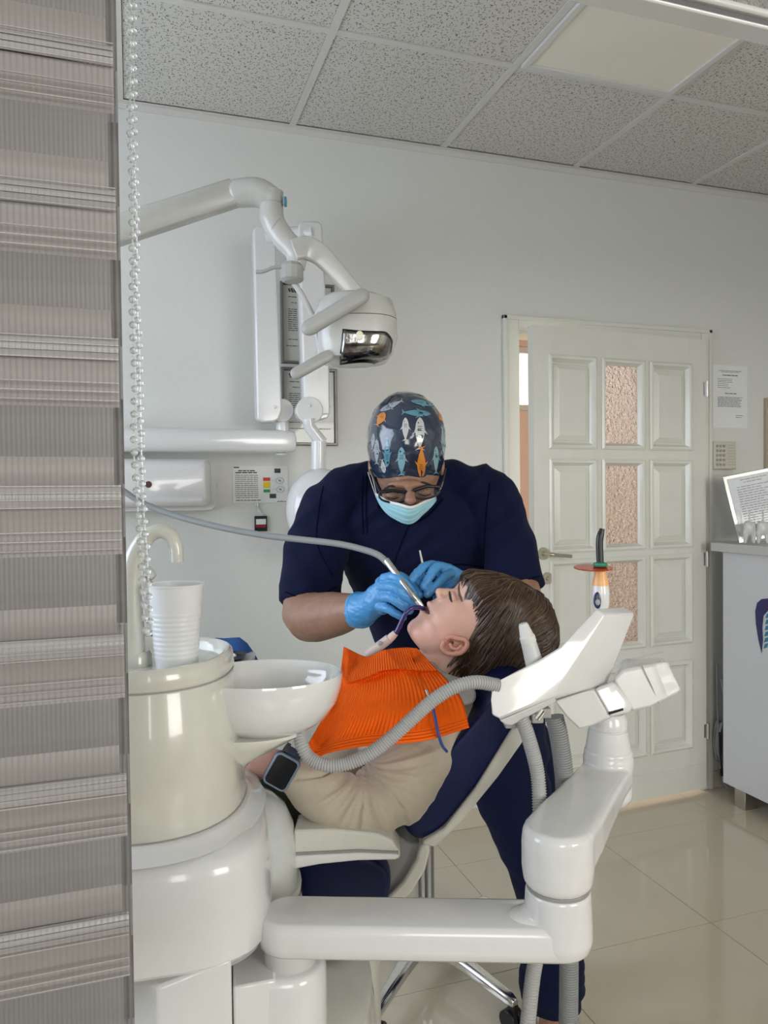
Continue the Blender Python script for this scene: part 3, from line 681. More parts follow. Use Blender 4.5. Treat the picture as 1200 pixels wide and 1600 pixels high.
mb.build('lower_arm', M_white, ar, smooth=50)
MB().lathe([(.030, zl-.022), (.032, zl-.018), (.032, zl+.004)], A0, n=36).build('pivot_ring', M_lgrey, ar)
pb = MB(); pb.rings([capsule_ring(Q(405, .90, 0), Q(443, .90, 0), r_, z_) for r_, z_ in ((.034, zl-.14), (.042, zl-.132), (.045, zl-.10), (.044, zl-.030), (.040, zl-.022), (.034, zl-.021))])
pb.rings([[Q(352, .845, z_), Q(420, .858, z_), Q(420, .94, z_), Q(352, .95, z_)] for z_ in (zl-.11, zl-.019)])
pb.build('pivot_block', M_white, ar, smooth=40, bevel=.003)
# lower elbow socket: blends from the lower arm
E = A1
zs_ = zat(1424, .845)
mb = MB(); mb.lathe([(.030, zl-.002), (.0375, zl+.004), (.0405, zl+.014), (.0400, zl+.035), (.0385, zs_-.004), (.0365, zs_)], E, n=44)
mb.ell(E - HR*.030 + Z*(zt_-.008), (HR*.034, HF*.028, Z*.016), 28, 16)
blob(mb, .0024, 3).build('elbow_socket', M_white, ar, smooth=70)
MB().lathe([(.0370, zs_-.001), (.0345, zs_+.0005), (.0345, zs_+.002), (.0370, zs_+.0035)], E, n=44).build('elbow_gap', M_grey, ar)
# upper arm from the elbow to the neck
zu_t = zat(1312, .86); N0 = Q(945, 1.085, 0)
du_ = (N0-E); du_.z = 0; du_.normalize()
mb = MB(); zb_ = zs_+.003
mb.lathe([(.0365, zb_), (.0405, zb_+.006), (.0425, zb_+.022), (.0425, zu_t-.020), (.041, zu_t-.006), (.036, zu_t)], E, n=44)
s_ = Vector((-du_.y, du_.x, 0)); rs = []
for t, hw, z0_, z1_ in ((0.0, .0420, zb_+.018, zu_t), (.05, .0415, zb_+.022, zu_t), (.12, .038, zb_+.028, zu_t-.0005), (.2, .0355, zb_+.034, zu_t-.001), (.245, .035, zb_+.036, zu_t-.002)):
    c_ = Vector((E.x, E.y, 0)) + du_*t; b_ = .007
    rs.append([c_+s_*x+Z*z_ for x, z_ in ((-hw, z0_+b_), (-hw+b_*.6, z0_+.001), (-hw+b_*1.6, z0_), (hw-b_*1.6, z0_), (hw-b_*.6, z0_+.001), (hw, z0_+b_), (hw, z1_-b_), (hw-b_*.3, z1_-b_*.3), (hw-b_, z1_), (-hw+b_, z1_), (-hw+b_*.3, z1_-b_*.3), (-hw, z1_-b_))])
mb.rings(rs)
NC = Vector((E.x, E.y, 0)) + du_*.245
mb.lathe([(.028, zu_t-.06), (.034, zu_t-.05), (.035, zu_t-.01), (.0345, zu_t+.016), (.032, zu_t+.020)], NC, n=40)
mb.lathe([(.036, zu_t-.008), (.036, zu_t+.006), (.0325, zu_t+.018)], NC, n=40)
blob(mb, .0024, 2).build('upper_arm', M_white, ar, smooth=70)
nk = MB(); z0n = zu_t+.019
nk.lathe([(.0325, z0n-.004), (.0325, z0n), (.028, z0n+.028), (.0265, z0n+.0285), (.0265, z0n+.030), (.0275, z0n+.031), (.027, z0n+.046), (.023, z0n+.053), (.010, z0n+.054)], NC, n=40)
nk.build('neck', M_white, ar, smooth=40)
hs = corr([P(866, 1410, .93)+Z*.02, P(905, 1370, .93), P(920, 1300, .96)], .006)
# underside spring cover (grey rod under the upper arm)
MB().tube([P(910, 1425, .90), P(921, 1330, .98)], [.004, .007], 10).build('support_rod', M_grey, ar)
# ---------------------------------------------------------------- instrument holder head on the arm
ih = thing('instrument_holder', 'white angular instrument holder on top of the jointed arm', 'instrument holder', Vector((NC.x, NC.y, z0n+.055)))
g0 = [(768, 1070), (785, 1061), (838, 1034), (876, 1010), (931, 951), (946, 961), (906, 1024), (866, 1088), (780, 1124), (768, 1118), (766, 1094)]
dd = [.985, .985, 1.005, 1.02, 1.04, 1.035, 1.02, 1.00, .98, .978, .98]
poly = [P(x, y, d_) for (x, y), d_ in zip(g0, dd)]
ext = P(993, 958, 1.085) - P(946, 961, 1.035)
mb = MB()
# taper: the far side of the foot is narrower so the right face slants in
far = [P(800, 1052, 1.06), P(812, 1046, 1.06), P(862, 1020, 1.07), P(905, 1000, 1.08), P(972, 947, 1.09), P(993, 958, 1.085), P(972, 1012, 1.08), P(948, 1071, 1.07), P(850, 1100, 1.05), P(812, 1108, 1.05), P(800, 1085, 1.05)]
mb.prism(poly, far); mb.build('holder_shell', M_white, ih, bevel=.003, smooth=40)
mb = MB(); und = [P(781, 1126, .982), P(866, 1090, 1.002), P(870, 1096, 1.01), P(800, 1134, .99), P(790, 1133, .985)]
mb.prism(und, HF*.05); mb.build('underside_tray', M_lgrey, ih, bevel=.002)
for x, y in ((797, 1128), (850, 1112), (838, 1120)):
    MB().box(P(x, y, 1.015), (.016, .02, .013), (HR, HF, Z)).build('bracket', M_grey, ih, bevel=.002)
MB().cyl(P(838, 1122, 1.01), P(848, 1108, 1.01), .007).build('chrome_clamp', M_chrome, ih)
# grip / tray carrier
gw = MB(); gw.prism([P(866, 1096, 1.03), P(912, 1082, 1.035), P(928, 1078, 1.04), P(953, 1121, 1.035), P(926, 1133, 1.04), P(905, 1140, 1.04), P(886, 1122, 1.035)], [P(880, 1080, 1.09), P(920, 1066, 1.09), P(945, 1064, 1.10), P(972, 1112, 1.10), P(945, 1128, 1.09), P(920, 1132, 1.09), P(895, 1115, 1.09)])
gw.build('grip_wedge', M_offw, ih, bevel=.003)
g2 = MB(); g2.prism([P(928, 1077, 1.04), P(958, 1066, 1.045), P(988, 1103, 1.045), P(984, 1114, 1.045), P(953, 1121, 1.035)], [P(945, 1062, 1.12), P(970, 1054, 1.12), P(1000, 1092, 1.12), P(998, 1104, 1.12), P(970, 1108, 1.12)])
g2.build('carrier_block', M_white, ih, bevel=.004)
MB().prism([P(952, 1113, 1.034), P(974, 1107, 1.040), P(974, 1110, 1.040), P(952, 1117, 1.034)], HF*.004).build('slot', M_black, ih)
g3 = MB()
def slab_px(xs_t, xs_b): return None
front = [P(957, 1062, 1.05), P(972, 1046, 1.055), P(1002, 1040, 1.06), P(1040, 1033, 1.07), P(1064, 1078, 1.07), P(1058, 1085, 1.07), P(1015, 1106, 1.06), P(988, 1113, 1.05)]
back = [P(962, 1042, 1.15), P(975, 1028, 1.16), P(1003, 1029, 1.17), P(1036, 1027, 1.18), P(1058, 1066, 1.18), P(1052, 1074, 1.17), P(1012, 1090, 1.16), P(990, 1096, 1.15)]
g3.prism(front, back); g3.build('tray_carrier', M_white, ih, bevel=.005, smooth=40)
MB().tube([P(1003, 1040, 1.0585), P(1018, 1072, 1.0600), P(1029, 1098, 1.0625)], .0007, 6).build('seam', M_grey, ih)
# clear plastic film over the tray carrier
fl = []
for i in range(12):
    u = i/11; a_ = Vector(front[0]).lerp(front[3], u) + Z*.002; b_ = Vector(back[0]).lerp(back[3], u) + Z*.006; row = []
    for j in range(14):
        v = j/13; p = a_.lerp(b_, v); row.append(p + Z*(.004*noise.noise(p*60)+.004*math.sin(v*math.pi)+.002))
    fl.append(row)
M_film = mat('clear_film', (.95, .95, .95), .08, alpha=.28, var=.01, bump=.5, scale=40)
MB().grid(fl).build('plastic_film', M_film, ih, smooth=60)
fl = []
for i in range(8):
    u = i/7; row = []
    for j in range(8):
        v = j/7; a_ = P(1042, 1034, 1.066); b_ = P(1062, 1077, 1.066); p = a_.lerp(b_, v).lerp(P(1010+18*v, 1040+52*v, 1.056), u*.6); row.append(p - HF*.002 + HF*.003*noise.noise(p*90))
    fl.append(row)
MB().grid(fl).build('plastic_film', M_film, ih, smooth=60)
# white suction nozzle standing in the holder
def along(a, b, prof, n=20):
    a, b = Vector(a), Vector(b); ax = (b-a).normalized(); u = ax.orthogonal().normalized(); v = ax.cross(u); L = (b-a).length
    mb = MB(); mb.rings([[a + ax*(L*h) + u*(r_*math.cos(2*math.pi*k/n)) + v*(r_*math.sin(2*math.pi*k/n)) for k in range(n)] for h, r_ in prof]); return mb
nz = thing('suction_nozzle', 'pale grey suction nozzle standing in the holder beside the hair', 'nozzle', P(836, 1036, 1.03))
along(P(836, 1040, 1.03), P(826, 1004, 1.03), [(0, .0125), (.6, .0112), (1, .0105)]).build('barrel', M_lgrey, nz, smooth=40)
along(P(827, 1006, 1.03), P(817, 974, 1.03), [(0, .0095), (.08, .0108), (.35, .0108), (.42, .0095), (.9, .0068), (1, .0055)]).build('tip', M_offw, nz, smooth=30)
# curing light
cl = thing('curing_light', 'white curing light with black bent tip and orange shield, standing in the holder', 'curing light', P(939, 952, 1.07))
a_, b_ = P(939, 955, 1.075), P(938, 890, 1.075)
along(a_, b_, [(0, .0100), (.2, .0120), (.45, .0125), (.7, .0108), (.88, .0082), (1, .0075)], 28).build('body', M_white, cl, smooth=60)
M_orgw = mat('orange_tint', (.75, .40, .16), .3, var=.1)
along(a_.lerp(b_, .62), b_, [(0, .0117), (.2, .0114), (.6, .0090), (1, .0080)], 28).build('orange_collar', M_orgw, cl, smooth=60)
M_shield = mat('orange_shield', (.75, .07, .01), .12, trans=.55, var=.02)
sh = MB(); c_ = P(927, 887, 1.075); sh.lathe([(.001, -.0008), (.027, -.0008), (.0275, 0), (.027, .0008), (.001, .0008)], c_, (HR, (HF*.995+Z*.08).normalized(), (Z-HF*.08).normalized()), 40)
sh.build('shield', M_shield, cl)
MB().lathe([(.006, .0), (.0095, .001), (.0105, .003), (.0095, .006), (.006, .007)], P(938, 886, 1.075), n=24).build('green_ring', mat('green_rubber', (.03, .22, .13), .4), cl)
tp = catmull([tuple(P(938, 884, 1.075)), tuple(P(937, 862, 1.075)), tuple(P(937, 843, 1.075)), tuple(P(941, 826, 1.075))], 5)
MB().tube(tp, [.0052]*(len(tp)-4) + [.005, .0045, .004, .0036], 16).build('light_guide', M_black, cl)
MB().ell(P(934, 938, 1.0655), (HR*.0062, HF*.003, Z*.012)).build('button_panel', mat('dark_blue_panel', (.02, .03, .07), .3), cl)
MB().ell(P(934, 941, 1.063), (HR*.0035, HF*.002, Z*.0045)).build('button', M_grey, cl)
# hoses hanging from the holder
M_hose = mat('hose_grey', (.40, .40, .395), .45, var=.03)
M_hose2 = mat('hose_dark_grey', (.27, .28, .28), .45, var=.03)
def hose(label, pts, r_, m, **k): 
    o = corr(pts, r_, **k).build('corrugated_hose', m, None, smooth=30); tag(o, label, 'hose', 'corrugated suction hoses'); return o
hose('light corrugated hose hanging from the holder in front of the navy trouser leg', [P(814, 1122, 1.0), P(825, 1150, 1.0), P(840, 1210, 1.0), P(844, 1290, .98), P(845, 1400, .965), P(840, 1480, .96), P(832, 1530, .955), P(824, 1605, .945)], .0092, M_hose)
hose('darker thick corrugated hose hanging from the holder beside the upper arm', [P(866, 1120, 1.06), P(874, 1155, 1.06), P(882, 1220, 1.06), P(884, 1300, 1.06), P(888, 1400, 1.055), P(889, 1500, 1.05), P(888, 1605, 1.05)], .0125, M_hose2)
hose('pale corrugated hose looping from the holder over the orange bib', [P(778, 1071, .99), P(745, 1066, .98), P(712, 1073, .975), P(678, 1093, .975), P(645, 1122, .975), P(612, 1152, .975), P(578, 1177, .975), P(545, 1192, .975), P(512, 1196, .975), P(486, 1186, .98), P(472, 1165, .985), P(468, 1140, 1.0), P(470, 1115, 1.03)], .0086, M_hose)
# ---------------------------------------------------------------- roller blind (left foreground) and bead chain
BY = .50
BX0, BX1 = -.62, PY(188, 700, BY).x
bl = thing('roller_blind', 'grey striped day and night roller blind hanging in the left foreground', 'blind', Vector(((BX0+BX1)/2, BY, 1.0)))
def rib_mat(name, col, alpha, rough, var=.05, sc=1):
    m = mat(name, col, rough, alpha=alpha, var=var, scale=4, stretch=(.4, 1, 40)); t = m.node_tree; b = t.nodes['Principled BSDF']
    tc = t.nodes.new('ShaderNodeTexCoord'); wv = t.nodes.new('ShaderNodeTexWave'); wv.bands_direction = 'X'; wv.inputs['Scale'].default_value = 90*sc
    wv.inputs['Distortion'].default_value = .6; wv.inputs['Detail'].default_value = 1
    t.links.new(tc.outputs['Object'], wv.inputs['Vector']); bp = t.nodes.new('ShaderNodeBump'); bp.inputs['Strength'].default_value = .35; bp.inputs['Distance'].default_value = .001
    t.links.new(wv.outputs['Fac'], bp.inputs['Height']); t.links.new(bp.outputs[0], b.inputs['Normal'])
    return m
M_band = rib_mat('blind_fabric', (.20, .196, .194), 1, .55)
M_band2 = rib_mat('blind_fabric_taupe', (.245, .230, .220), 1, .42)
M_shiny = rib_mat('blind_sheen', (.34, .33, .325), 1, .25, .2)  # glossier fabric, its lighter colour paints the highlight bands across the blind
M_sheer = rib_mat('blind_sheer', (.21, .205, .203), .85, .5, sc=1.3)
PER = .0905
def bz(py): return PY(100, py, BY).z
tops = [bz(v) for v in (-168, 62, 290, 528, 760, 996, 1218, 1440, 1668)]
for k, zt2 in enumerate(tops):
    zn = tops[k+1] if k+1 < len(tops) else zt2-PER
    p_ = zt2-zn
    def strip(za, zb, y, m, name, bow=0, n=6, x1=BX1):
        rows_ = [[Vector((x, y - bow*math.sin(math.pi*j/n), lerp(za, zb, j/n))) for x in (BX0, (BX0+x1)/2, x1)] for j in range(n+1)]
        return MB().grid(rows_).build(name, m, bl, smooth=60)
    strip(zt2, zt2-.14*p_, BY-.0015, M_shiny, 'sheen_strip', .0025)
    strip(zt2-.14*p_, zt2-.46*p_, BY, M_band2, 'taupe_strip', -.0015)
    strip(zt2-.46*p_, zt2-.80*p_, BY, M_sheer, 'sheer_strip', .001, x1=BX1-.004)
    strip(zt2-.80*p_, zn, BY, M_band2, 'taupe_strip', .0012, x1=BX1-.004)
    strip(zt2-.36*p_, zt2-.98*p_, BY+.030, M_band, 'rear_strip', 0, x1=BX1+.002)
    strip(zt2+.02*p_, zt2-.36*p_, BY+.030, M_sheer, 'rear_sheer_strip', 0, x1=BX1+.002)
    ln = MB()
    for q in (.0, .045, .09, .14, .30, .36, .42): ln.box(((BX0+BX1)/2, BY-.0045, zt2-q*p_), (BX1-BX0, .0006, .0007))
    ln.build('ridge', M_shiny, bl, kind='stuff')
MB().cyl((BX0, BY+.015, 2.06), (BX1, BY+.015, 2.06), .02).build('roller_tube', M_grey, bl)
MB().box(((BX0+BX1)/2, BY+.015, .62), (BX1-BX0, .01, .02)).build('bottom_rail', M_grey, bl)
# clear bead chain: two strands and their cord
M_bead = mat('clear_bead', (.80, .82, .81), .16, trans=.8, alpha=.7, var=.02, ior=1.5)
bc = thing('bead_chain', 'clear plastic bead chain hanging beside the blind', 'bead chain', P(228, 990, .50))
def strand(pts, name='bead_strand', r_=.0025, step=.0084):
    pp = [Vector(p[:3]) for p in catmull(pts, 10)]; s1 = resample(pp, step); mb = MB()
    for k, c_ in enumerate(s1):
        j = Vector((noise.noise(c_*300), noise.noise(c_*310+Vector((5, 0, 0))), 0))*.0006
        mb.ell(c_+j, (HR*r_, HF*r_, Z*r_), 10, 6)
    mb.tube(resample(pp, .01), .0006, 5); return mb
def st(lst, d_): return [P(x, y, d_) for x, y in lst]
strand(st([(201, -10), (203, 100), (203, 200), (206, 300), (207, 400), (207, 500), (210, 600), (209, 700), (214, 780), (220, 860), (223, 930), (226, 975), (230, 990)], .495)).build('bead_strand', M_bead, bc, smooth=60)
strand(st([(209, -10), (208, 60), (209, 150), (210, 250), (213, 350), (213, 450), (217, 550), (219, 640), (221, 720), (224, 800), (230, 880), (233, 950), (234, 985), (230, 990)], .502)).build('bead_strand', M_bead, bc, smooth=60)
bc2 = strand(st([(190, 866), (188, 900), (189, 950), (187, 985)], .52), r_=.0019).build('bead_chain', M_bead, None, smooth=60)
tag(bc2, 'short run of clear beads showing at the blind edge beside the white spout', 'bead chain')

# ---------------------------------------------------------------- wall-mounted x-ray arm
xr = thing('xray_arm', 'white wall-mounted dental x-ray arm folded upright beside the certificates', 'x-ray arm', PY(452, 690, 2.60))
XD = 2.50
def PB(px, py, y=2.60): return PY(px, py, y)
# horizontal bar
a, b = PB(150, 690), PB(438, 690)
def rsec(c_, wy, wz, e=.3, n=28):
    out = []
    for k in range(n):
        t = 2*math.pi*k/n; cx, sx = math.cos(t), math.sin(t); out.append(Vector((c_.x, c_.y + wy*math.copysign(abs(cx)**.6, cx), c_.z + wz*math.copysign(abs(sx)**.6, sx))))
    return out
hh = (PB(438, 672).z-PB(438, 708).z)/2
b.z = PB(438, 690).z; a.z = b.z
bar = MB(); bar.rings([rsec(Vector((x, 2.60, b.z)), .038*s, hh*s) for x, s in ((a.x, 1), (b.x, 1), (b.x+.004, .985), (b.x+.03, .95), (b.x+.048, .86), (b.x+.052, .6))])
bar.build('horizontal_bar', M_white, xr, smooth=50)
MB().cyl((a.x+.02, 2.64, b.z), (a.x+.02, WALL_Y-.002, b.z), .05).build('wall_bracket', M_white, xr)
MB().ell(PB(440, 710), (Vector((.022, 0, 0)), Vector((0, .022, 0)), Vector((0, 0, .006)))).build('end_knob', M_white, xr)
MB().cyl(PB(442, 676), PB(440, 640), .024, .022, 24).build('post', M_white, xr)
# folded upright limbs: two flat tapered housings and their discs
def limb_box(name, front, depth, y0, **k):
    pts_ = [PB(x, y, y0) for x, y in front]; mb = MB(); mb.prism(pts_, Vector((0, depth, 0))); return mb.build(name, M_white, xr, bevel=.006, **k)
limb_box('lower_limb', [(396, 358), (402, 352), (424, 352), (430, 358), (441, 640), (436, 655), (428, 659), (412, 660), (402, 655)], .06, 2.55)
limb_box('upper_limb', [(466, 352), (472, 345), (498, 345), (504, 352), (515, 560), (516, 648), (500, 657), (488, 655), (476, 640)], .07, 2.50)
MB().cyl(PB(415, 370, 2.56), PB(487, 366, 2.52), .028, n=24).build('top_joint', M_white, xr)
MB().cyl(PB(441, 641, 2.57), PB(441, 641, 2.57)+Vector((.004, .05, 0)), .040, n=32).build('pivot_disc', M_white, xr, bevel=.003)
MB().cyl(PB(484, 641, 2.49), PB(484, 641, 2.49)+Vector((.004, .05, 0)), .046, n=32).build('pivot_disc', M_white, xr, bevel=.003)
for x, y, yy in ((430, 636, 2.548), (484, 634, 2.488)): MB().ell(PB(x, y, yy), (Vector((.006, 0, 0)), Vector((0, .004, 0)), Vector((0, 0, .006))), 12, 8).build('screw_cap', M_white, xr)
limb_box('end_cap', [(480, 648), (516, 645), (512, 654), (486, 659)], .06, 2.49)
yk = MB(); yk.tube([PB(482, 655, 2.50), PB(484, 668, 2.50), PB(503, 692, 2.50)], [.022, .020, .022], 16); yk.tube([PB(498, 690, 2.50), PB(497, 745, 2.50), PB(503, 768, 2.50)], [.026, .026, .017], 20)
yk.build('yoke', M_white, xr, smooth=60)
hb_ = MB(); hb_.ell(PB(505, 800, 2.45), (Vector((.125, 0, -.02)), Vector((0, .09, 0)), Vector((.01, 0, .145))), 32, 20)
xh = hb_.build('tube_head', M_white, xr, smooth=70)
MB().cyl(PB(505, 800, 2.38), PB(512, 800, 2.30), .045, n=28).build('cone', M_offw, xr)
# ---------------------------------------------------------------- operatory lamp
lm = thing('operatory_lamp', 'white dental operatory lamp on a ceiling-high jointed arm, switched off', 'lamp', P(555, 560, 1.70))
M_lamp = mat('lamp_plastic', (.50, .50, .47), .25, var=.02, coat=.3, crough=.1); M_lampg = mat('lamp_grey_handle', (.36, .36, .34), .4, var=.03)
LD = 1.70
a, b = P(150, 372, 1.62), P(366, 302, LD)
ax = (b-a).normalized(); up_ = (Z - ax*Z.dot(ax)).normalized(); sd = ax.cross(up_)
am = MB(); hw, hv = .024, .029
am.rings([[p + up_*y + sd*x for x, y in ((-hw, -hv*.5), (-hw*.7, -hv), (hw*.7, -hv), (hw, -hv*.5), (hw, hv*.7), (hw*.7, hv), (-hw*.7, hv), (-hw, hv*.7))] for p in (a, b)])
am.build('spring_arm', M_lamp, lm, bevel=.003)
wb_ = MB(); limb(wb_, [(P(372, 302, LD), .0315), (P(402, 301, LD), .0325), (P(422, 310, LD), .029)], 20, 4); jj = blob(wb_, .004, 4); jj.build('joint_cover', M_lamp, lm, smooth=60)
ld_ = [(424, 300, .027), (424, 322, .027), (426, 345, .027), (441, 370, .026), (462, 395, .024), (462, 420, .021)]
cc_ = catmull([tuple(P(x, y, LD)) + (r_,) for x, y, r_ in ld_], 5); MB().tube([c[:3] for c in cc_], [float(c[3]) for c in cc_], 24).build('down_tube', M_lamp, lm, smooth=60)
for (x, y, dx, dy) in ((424, 319, 0, 1), (432, 356, .8, .6)): 
    c_ = P(x, y, LD); dvec = HR*dx - Z*dy; along(c_, c_+dvec*.0015, [(0, .0276), (1, .0276)], 28).build('joint_seam', M_lampg, lm)
MB().cyl(P(441, 318, LD)-HF*.01+HR*.006, P(441, 318, LD)-HF*.01+HR*.011, .011).build('blue_cap', mat('blue_cap', (.05, .25, .35), .3), lm)
# control knob with lever
kn = along(P(456, 441, LD-.02), P(456, 412, LD-.02), [(0, .018), (.12, .026), (.8, .026), (1, .021)], 12); kn.build('control_knob', M_lampg, lm, smooth=20)
lv_ = catmull([tuple(P(445, 418, LD-.03)), tuple(P(428, 418, LD-.035)), tuple(P(412, 424, LD-.04)), tuple(P(400, 425, LD-.04))], 5); MB().tube(lv_, .0042, 12).build('lever', M_lampg, lm)
# yoke arm from knob to head: flat curved strap
strap = [(458, 392), (478, 388), (500, 398), (525, 424), (550, 452), (568, 470)]
w_ = [.024, .026, .024, .021, .019, .018]
cc_ = catmull([tuple(P(x, y, LD-.02+.01*i)) + (w_[i],) for i, (x, y) in enumerate(strap)], 6)
ym = MB(); rs = []
for i, c in enumerate(cc_):
    p = Vector(c[:3]); a2 = Vector(cc_[max(0, i-1)][:3]); b2 = Vector(cc_[min(len(cc_)-1, i+1)][:3]); t = (b2-a2).normalized(); n2 = HF; u2_ = t.cross(n2).normalized(); n2 = u2_.cross(t)
    hw = float(c[3]); rs.append([p+u2_*x+n2*y for x, y in ((-hw, -.006), (-hw*.85, -.010), (hw*.85, -.010), (hw, -.006), (hw, .006), (hw*.85, .010), (-hw*.85, .010), (-hw, .006))])
ym.rings(rs); ym.build('yoke_arm', M_lamp, lm, bevel=.002, smooth=50)
MB().tube([P(458, 440, LD), P(472, 462, LD+.01), P(488, 492, LD+.02)], .0075, 10, flat=.9).build('inner_strut', M_lamp, lm)
# head: rounded housing with a slanted front window
HC = P(556, 512, LD)
def head_ring(h, rx, ry, e=2.6, dx=0): return [HC + HR*(dx + rx*math.copysign(abs(math.cos(t))**(2/e), math.cos(t))) + HF*(ry*math.copysign(abs(math.sin(t))**(2/e), math.sin(t))) + Z*h for t in [2*math.pi*k/48 for k in range(48)]]
hm = MB(); hm.rings([head_ring(.070, .035, .05, 2.2, -.01), head_ring(.067, .06, .065, 2.4, -.006), head_ring(.055, .083, .078, 2.6, 0), head_ring(.022, .0925, .088), head_ring(.012, .0935, .089)])
hm.build('head_top', M_lamp, lm, smooth=50)
hm = MB(); hm.rings([head_ring(.0105, .0935, .089), head_ring(-.025, .094, .092), head_ring(-.055, .088, .090, 2.6, -.003), head_ring(-.076, .075, .080, 2.6, -.006), head_ring(-.082, .05, .055, 2.4, -.008)])
hm.build('head_bottom', M_lamp, lm, smooth=50)
# window recess: dark reflector patch conforming to the front right of the head
def head_surf(t, h):
    rx = np.interp(h, [-.082, -.076, -.055, -.025, .0105], [.05, .075, .088, .094, .0935]); ry = np.interp(h, [-.082, -.076, -.055, -.025, .0105], [.055, .080, .090, .092, .089]); dx = np.interp(h, [-.082, -.055, -.025], [-.008, -.003, 0])
    c_, s_2 = math.cos(t), math.sin(t); return HC + HR*(dx+rx*math.copysign(abs(c_)**(2/2.6), c_)) + HF*(ry*math.copysign(abs(s_2)**(2/2.6), s_2)) + Z*h
def win(inset, off):
    rows_ = []
    for i in range(11):
        v = i/10; row = []
        for j in range(21):
            u = j/20; x = lerp(537+inset, 613-inset, u); yt = 516+inset + 3*math.sin(u*math.pi); yb = lerp(564, 556, u)-inset - 5*math.sin(u*math.pi)*0; 
            if u > .8: yt += (u-.8)**2*300; yb -= (u-.8)**2*150
            y = lerp(yt, yb, v); 
            # intersect view direction with head by searching the parameterisation
            h = (P(x, y, LD-.085).z - HC.z); r_ = (P(x, y, LD-.085)-HC).dot(HR)
            rx = np.interp(h, [-.082, -.076, -.055, -.025, .0105], [.05, .075, .088, .094, .0935]); q = max(-.985, min(.985, r_/rx)); t = -math.acos(math.copysign(abs(q)**1.3, q))
            p = head_surf(t, h); row.append(p + (p-HC).normalized()*off)
        rows_.append(row)
    return rows_
MB().grid(win(-1.5, .0006)).build('window_gasket', M_black, lm, smooth=60, solid=.001)
M_refl = mat('reflector', (.30, .29, .27), .16, metal=1, var=.6, scale=22, bump=.5, bdist=.004)
MB().grid(win(1, .0018)).build('reflector_window', M_refl, lm, smooth=60, solid=.0008)
MB().ell(P(562, 524, LD-.094), (HR*.008, HF*.003, Z*.010)).build('bulb', mat('bulb_glass', (.8, .75, .6), .1), lm)
# handles: long bar in front and lower bar
def hbar(name, a, b, r_, fl=.62):
    mb = MB(); a, b = Vector(a), Vector(b); t = (b-a).normalized(); n2 = (HF - t*HF.dot(t)).normalized(); u2_ = t.cross(n2); L = (b-a).length
    rs = []
    for s in (0, .02, .06, .12, .88, .94, .98, 1):
        k = math.sqrt(max(.02, 1-((abs(s-.5)-.38)/.12)**2)) if abs(s-.5) > .38 else 1; 
        rs.append([a+t*(L*s)+u2_*(r_*k*math.cos(2*math.pi*j/20)*1.0)+n2*(r_*fl*k*math.sin(2*math.pi*j/20)) for j in range(20)])
    mb.rings(rs); return mb.build(name, M_lampg, lm, smooth=60)
hbar('long_handle', P(472, 519, LD-.12), P(576, 456, LD-.11), .0175)
hbar('short_handle', P(455, 588, LD-.10), P(520, 552, LD-.07), .0135)
MB().tube([P(545, 478, LD-.11), P(552, 484, LD-.03)], .010, 12).build('handle_stub', M_lamp, lm)
sn = MB(); sn.prism([P(492, 488, LD-.06), P(508, 470, LD-.05), P(530, 470, LD-.04), P(512, 560, LD-.04), P(498, 556, LD-.05), P(494, 520, LD-.06)], HF*.05); sn.build('side_plate', M_white, lm, bevel=.004)
# ---------------------------------------------------------------- instrument tray behind the cuspidor
tb = thing('instrument_tray', 'grey instrument tray on a stand behind the cuspidor', 'tray', P(330, 1060, 1.5))
TY = 1.55; tz = zat(1024, TY)
MB().rings([se_ring(Q(308, TY, 0), r_, r_*.6, z_, 40, 4) for r_, z_ in ((.100, tz-.03), (.110, tz-.012), (.112, tz-.002), (.106, tz-.002))]).build('tray_body', M_lgrey, tb)
MB().cyl(Q(322, TY, tz-.03), Q(322, TY, .03), .022).build('stand', M_lgrey, tb); MB().cyl(Q(322, TY, 0), Q(322, TY, .03), .08, n=32).build('stand_base', M_lgrey, tb, bevel=.004)
tm = MB().rings([se_ring(Q(318, TY-.02, 0), r_, r_*.6, z_, 40, 4) for r_, z_ in ((.075, tz-.001), (.080, tz+.006), (.077, tz+.006), (.073, tz+.001))])
tag(tm.build('black_tray', M_black, None), 'shallow black tray of small tools beside the blue cloth', 'tray')
cr = []
for i in range(16):
    u = i/15; row = []
    for j in range(12):
        v = j/11; x = lerp(-.14, .100, u); y = lerp(.03, .10, v); drop = max(0, x-.055)**1.5*7 + .0; z_ = tz+.030 - drop + .010*noise.noise(Vector((x*30, y*30, 2))) - (1-v)**3*.028 - max(0, v-.5)*.05
        row.append(Q(322, TY, 0)*1 + HR*x + HF*(y-.005) + Z*z_)
    cr.append(row)
tag(MB().grid(cr).build('blue_cloth', mat('blue_drape', (.025, .10, .32), .7, bump=.4, scale=200), None, solid=.0015, smooth=60), 'rumpled blue cloth hanging over the tray behind the rinse cup', 'cloth')
for k, (x, y, c, lab, L, an) in enumerate([(342, 1007, (.03, .28, .06), 'small green tool lying on the black tray', .035, 8), (325, 1008, (.03, .03, .035), 'dark grey tool lying left of the green tool on the tray', .05, -12),
                       (362, 1002, (.75, .76, .74), 'short white cap lying right of the green tool on the tray', .020, -30), (322, 1013, (.10, .30, .26), 'teal tool lying at the front of the black tray', .03, 4), (345, 1001, (.10, .10, .11), 'dark clamp lying behind the green tool on the tray', .045, 14)]):
    c_ = P(x, y, TY-.02); c_.z = tz+.008+.004*(k % 2); d_ = HR*math.cos(R(an)) + HF*math.sin(R(an))
    mb = along(c_-d_*L/2, c_+d_*L/2, [(0, .003), (.15, .0055), (.6, .005), (1, .0025)], 12); tag(mb.build('dental_tool', mat('tool_%d' % k, c, .35), None), lab, 'tool')
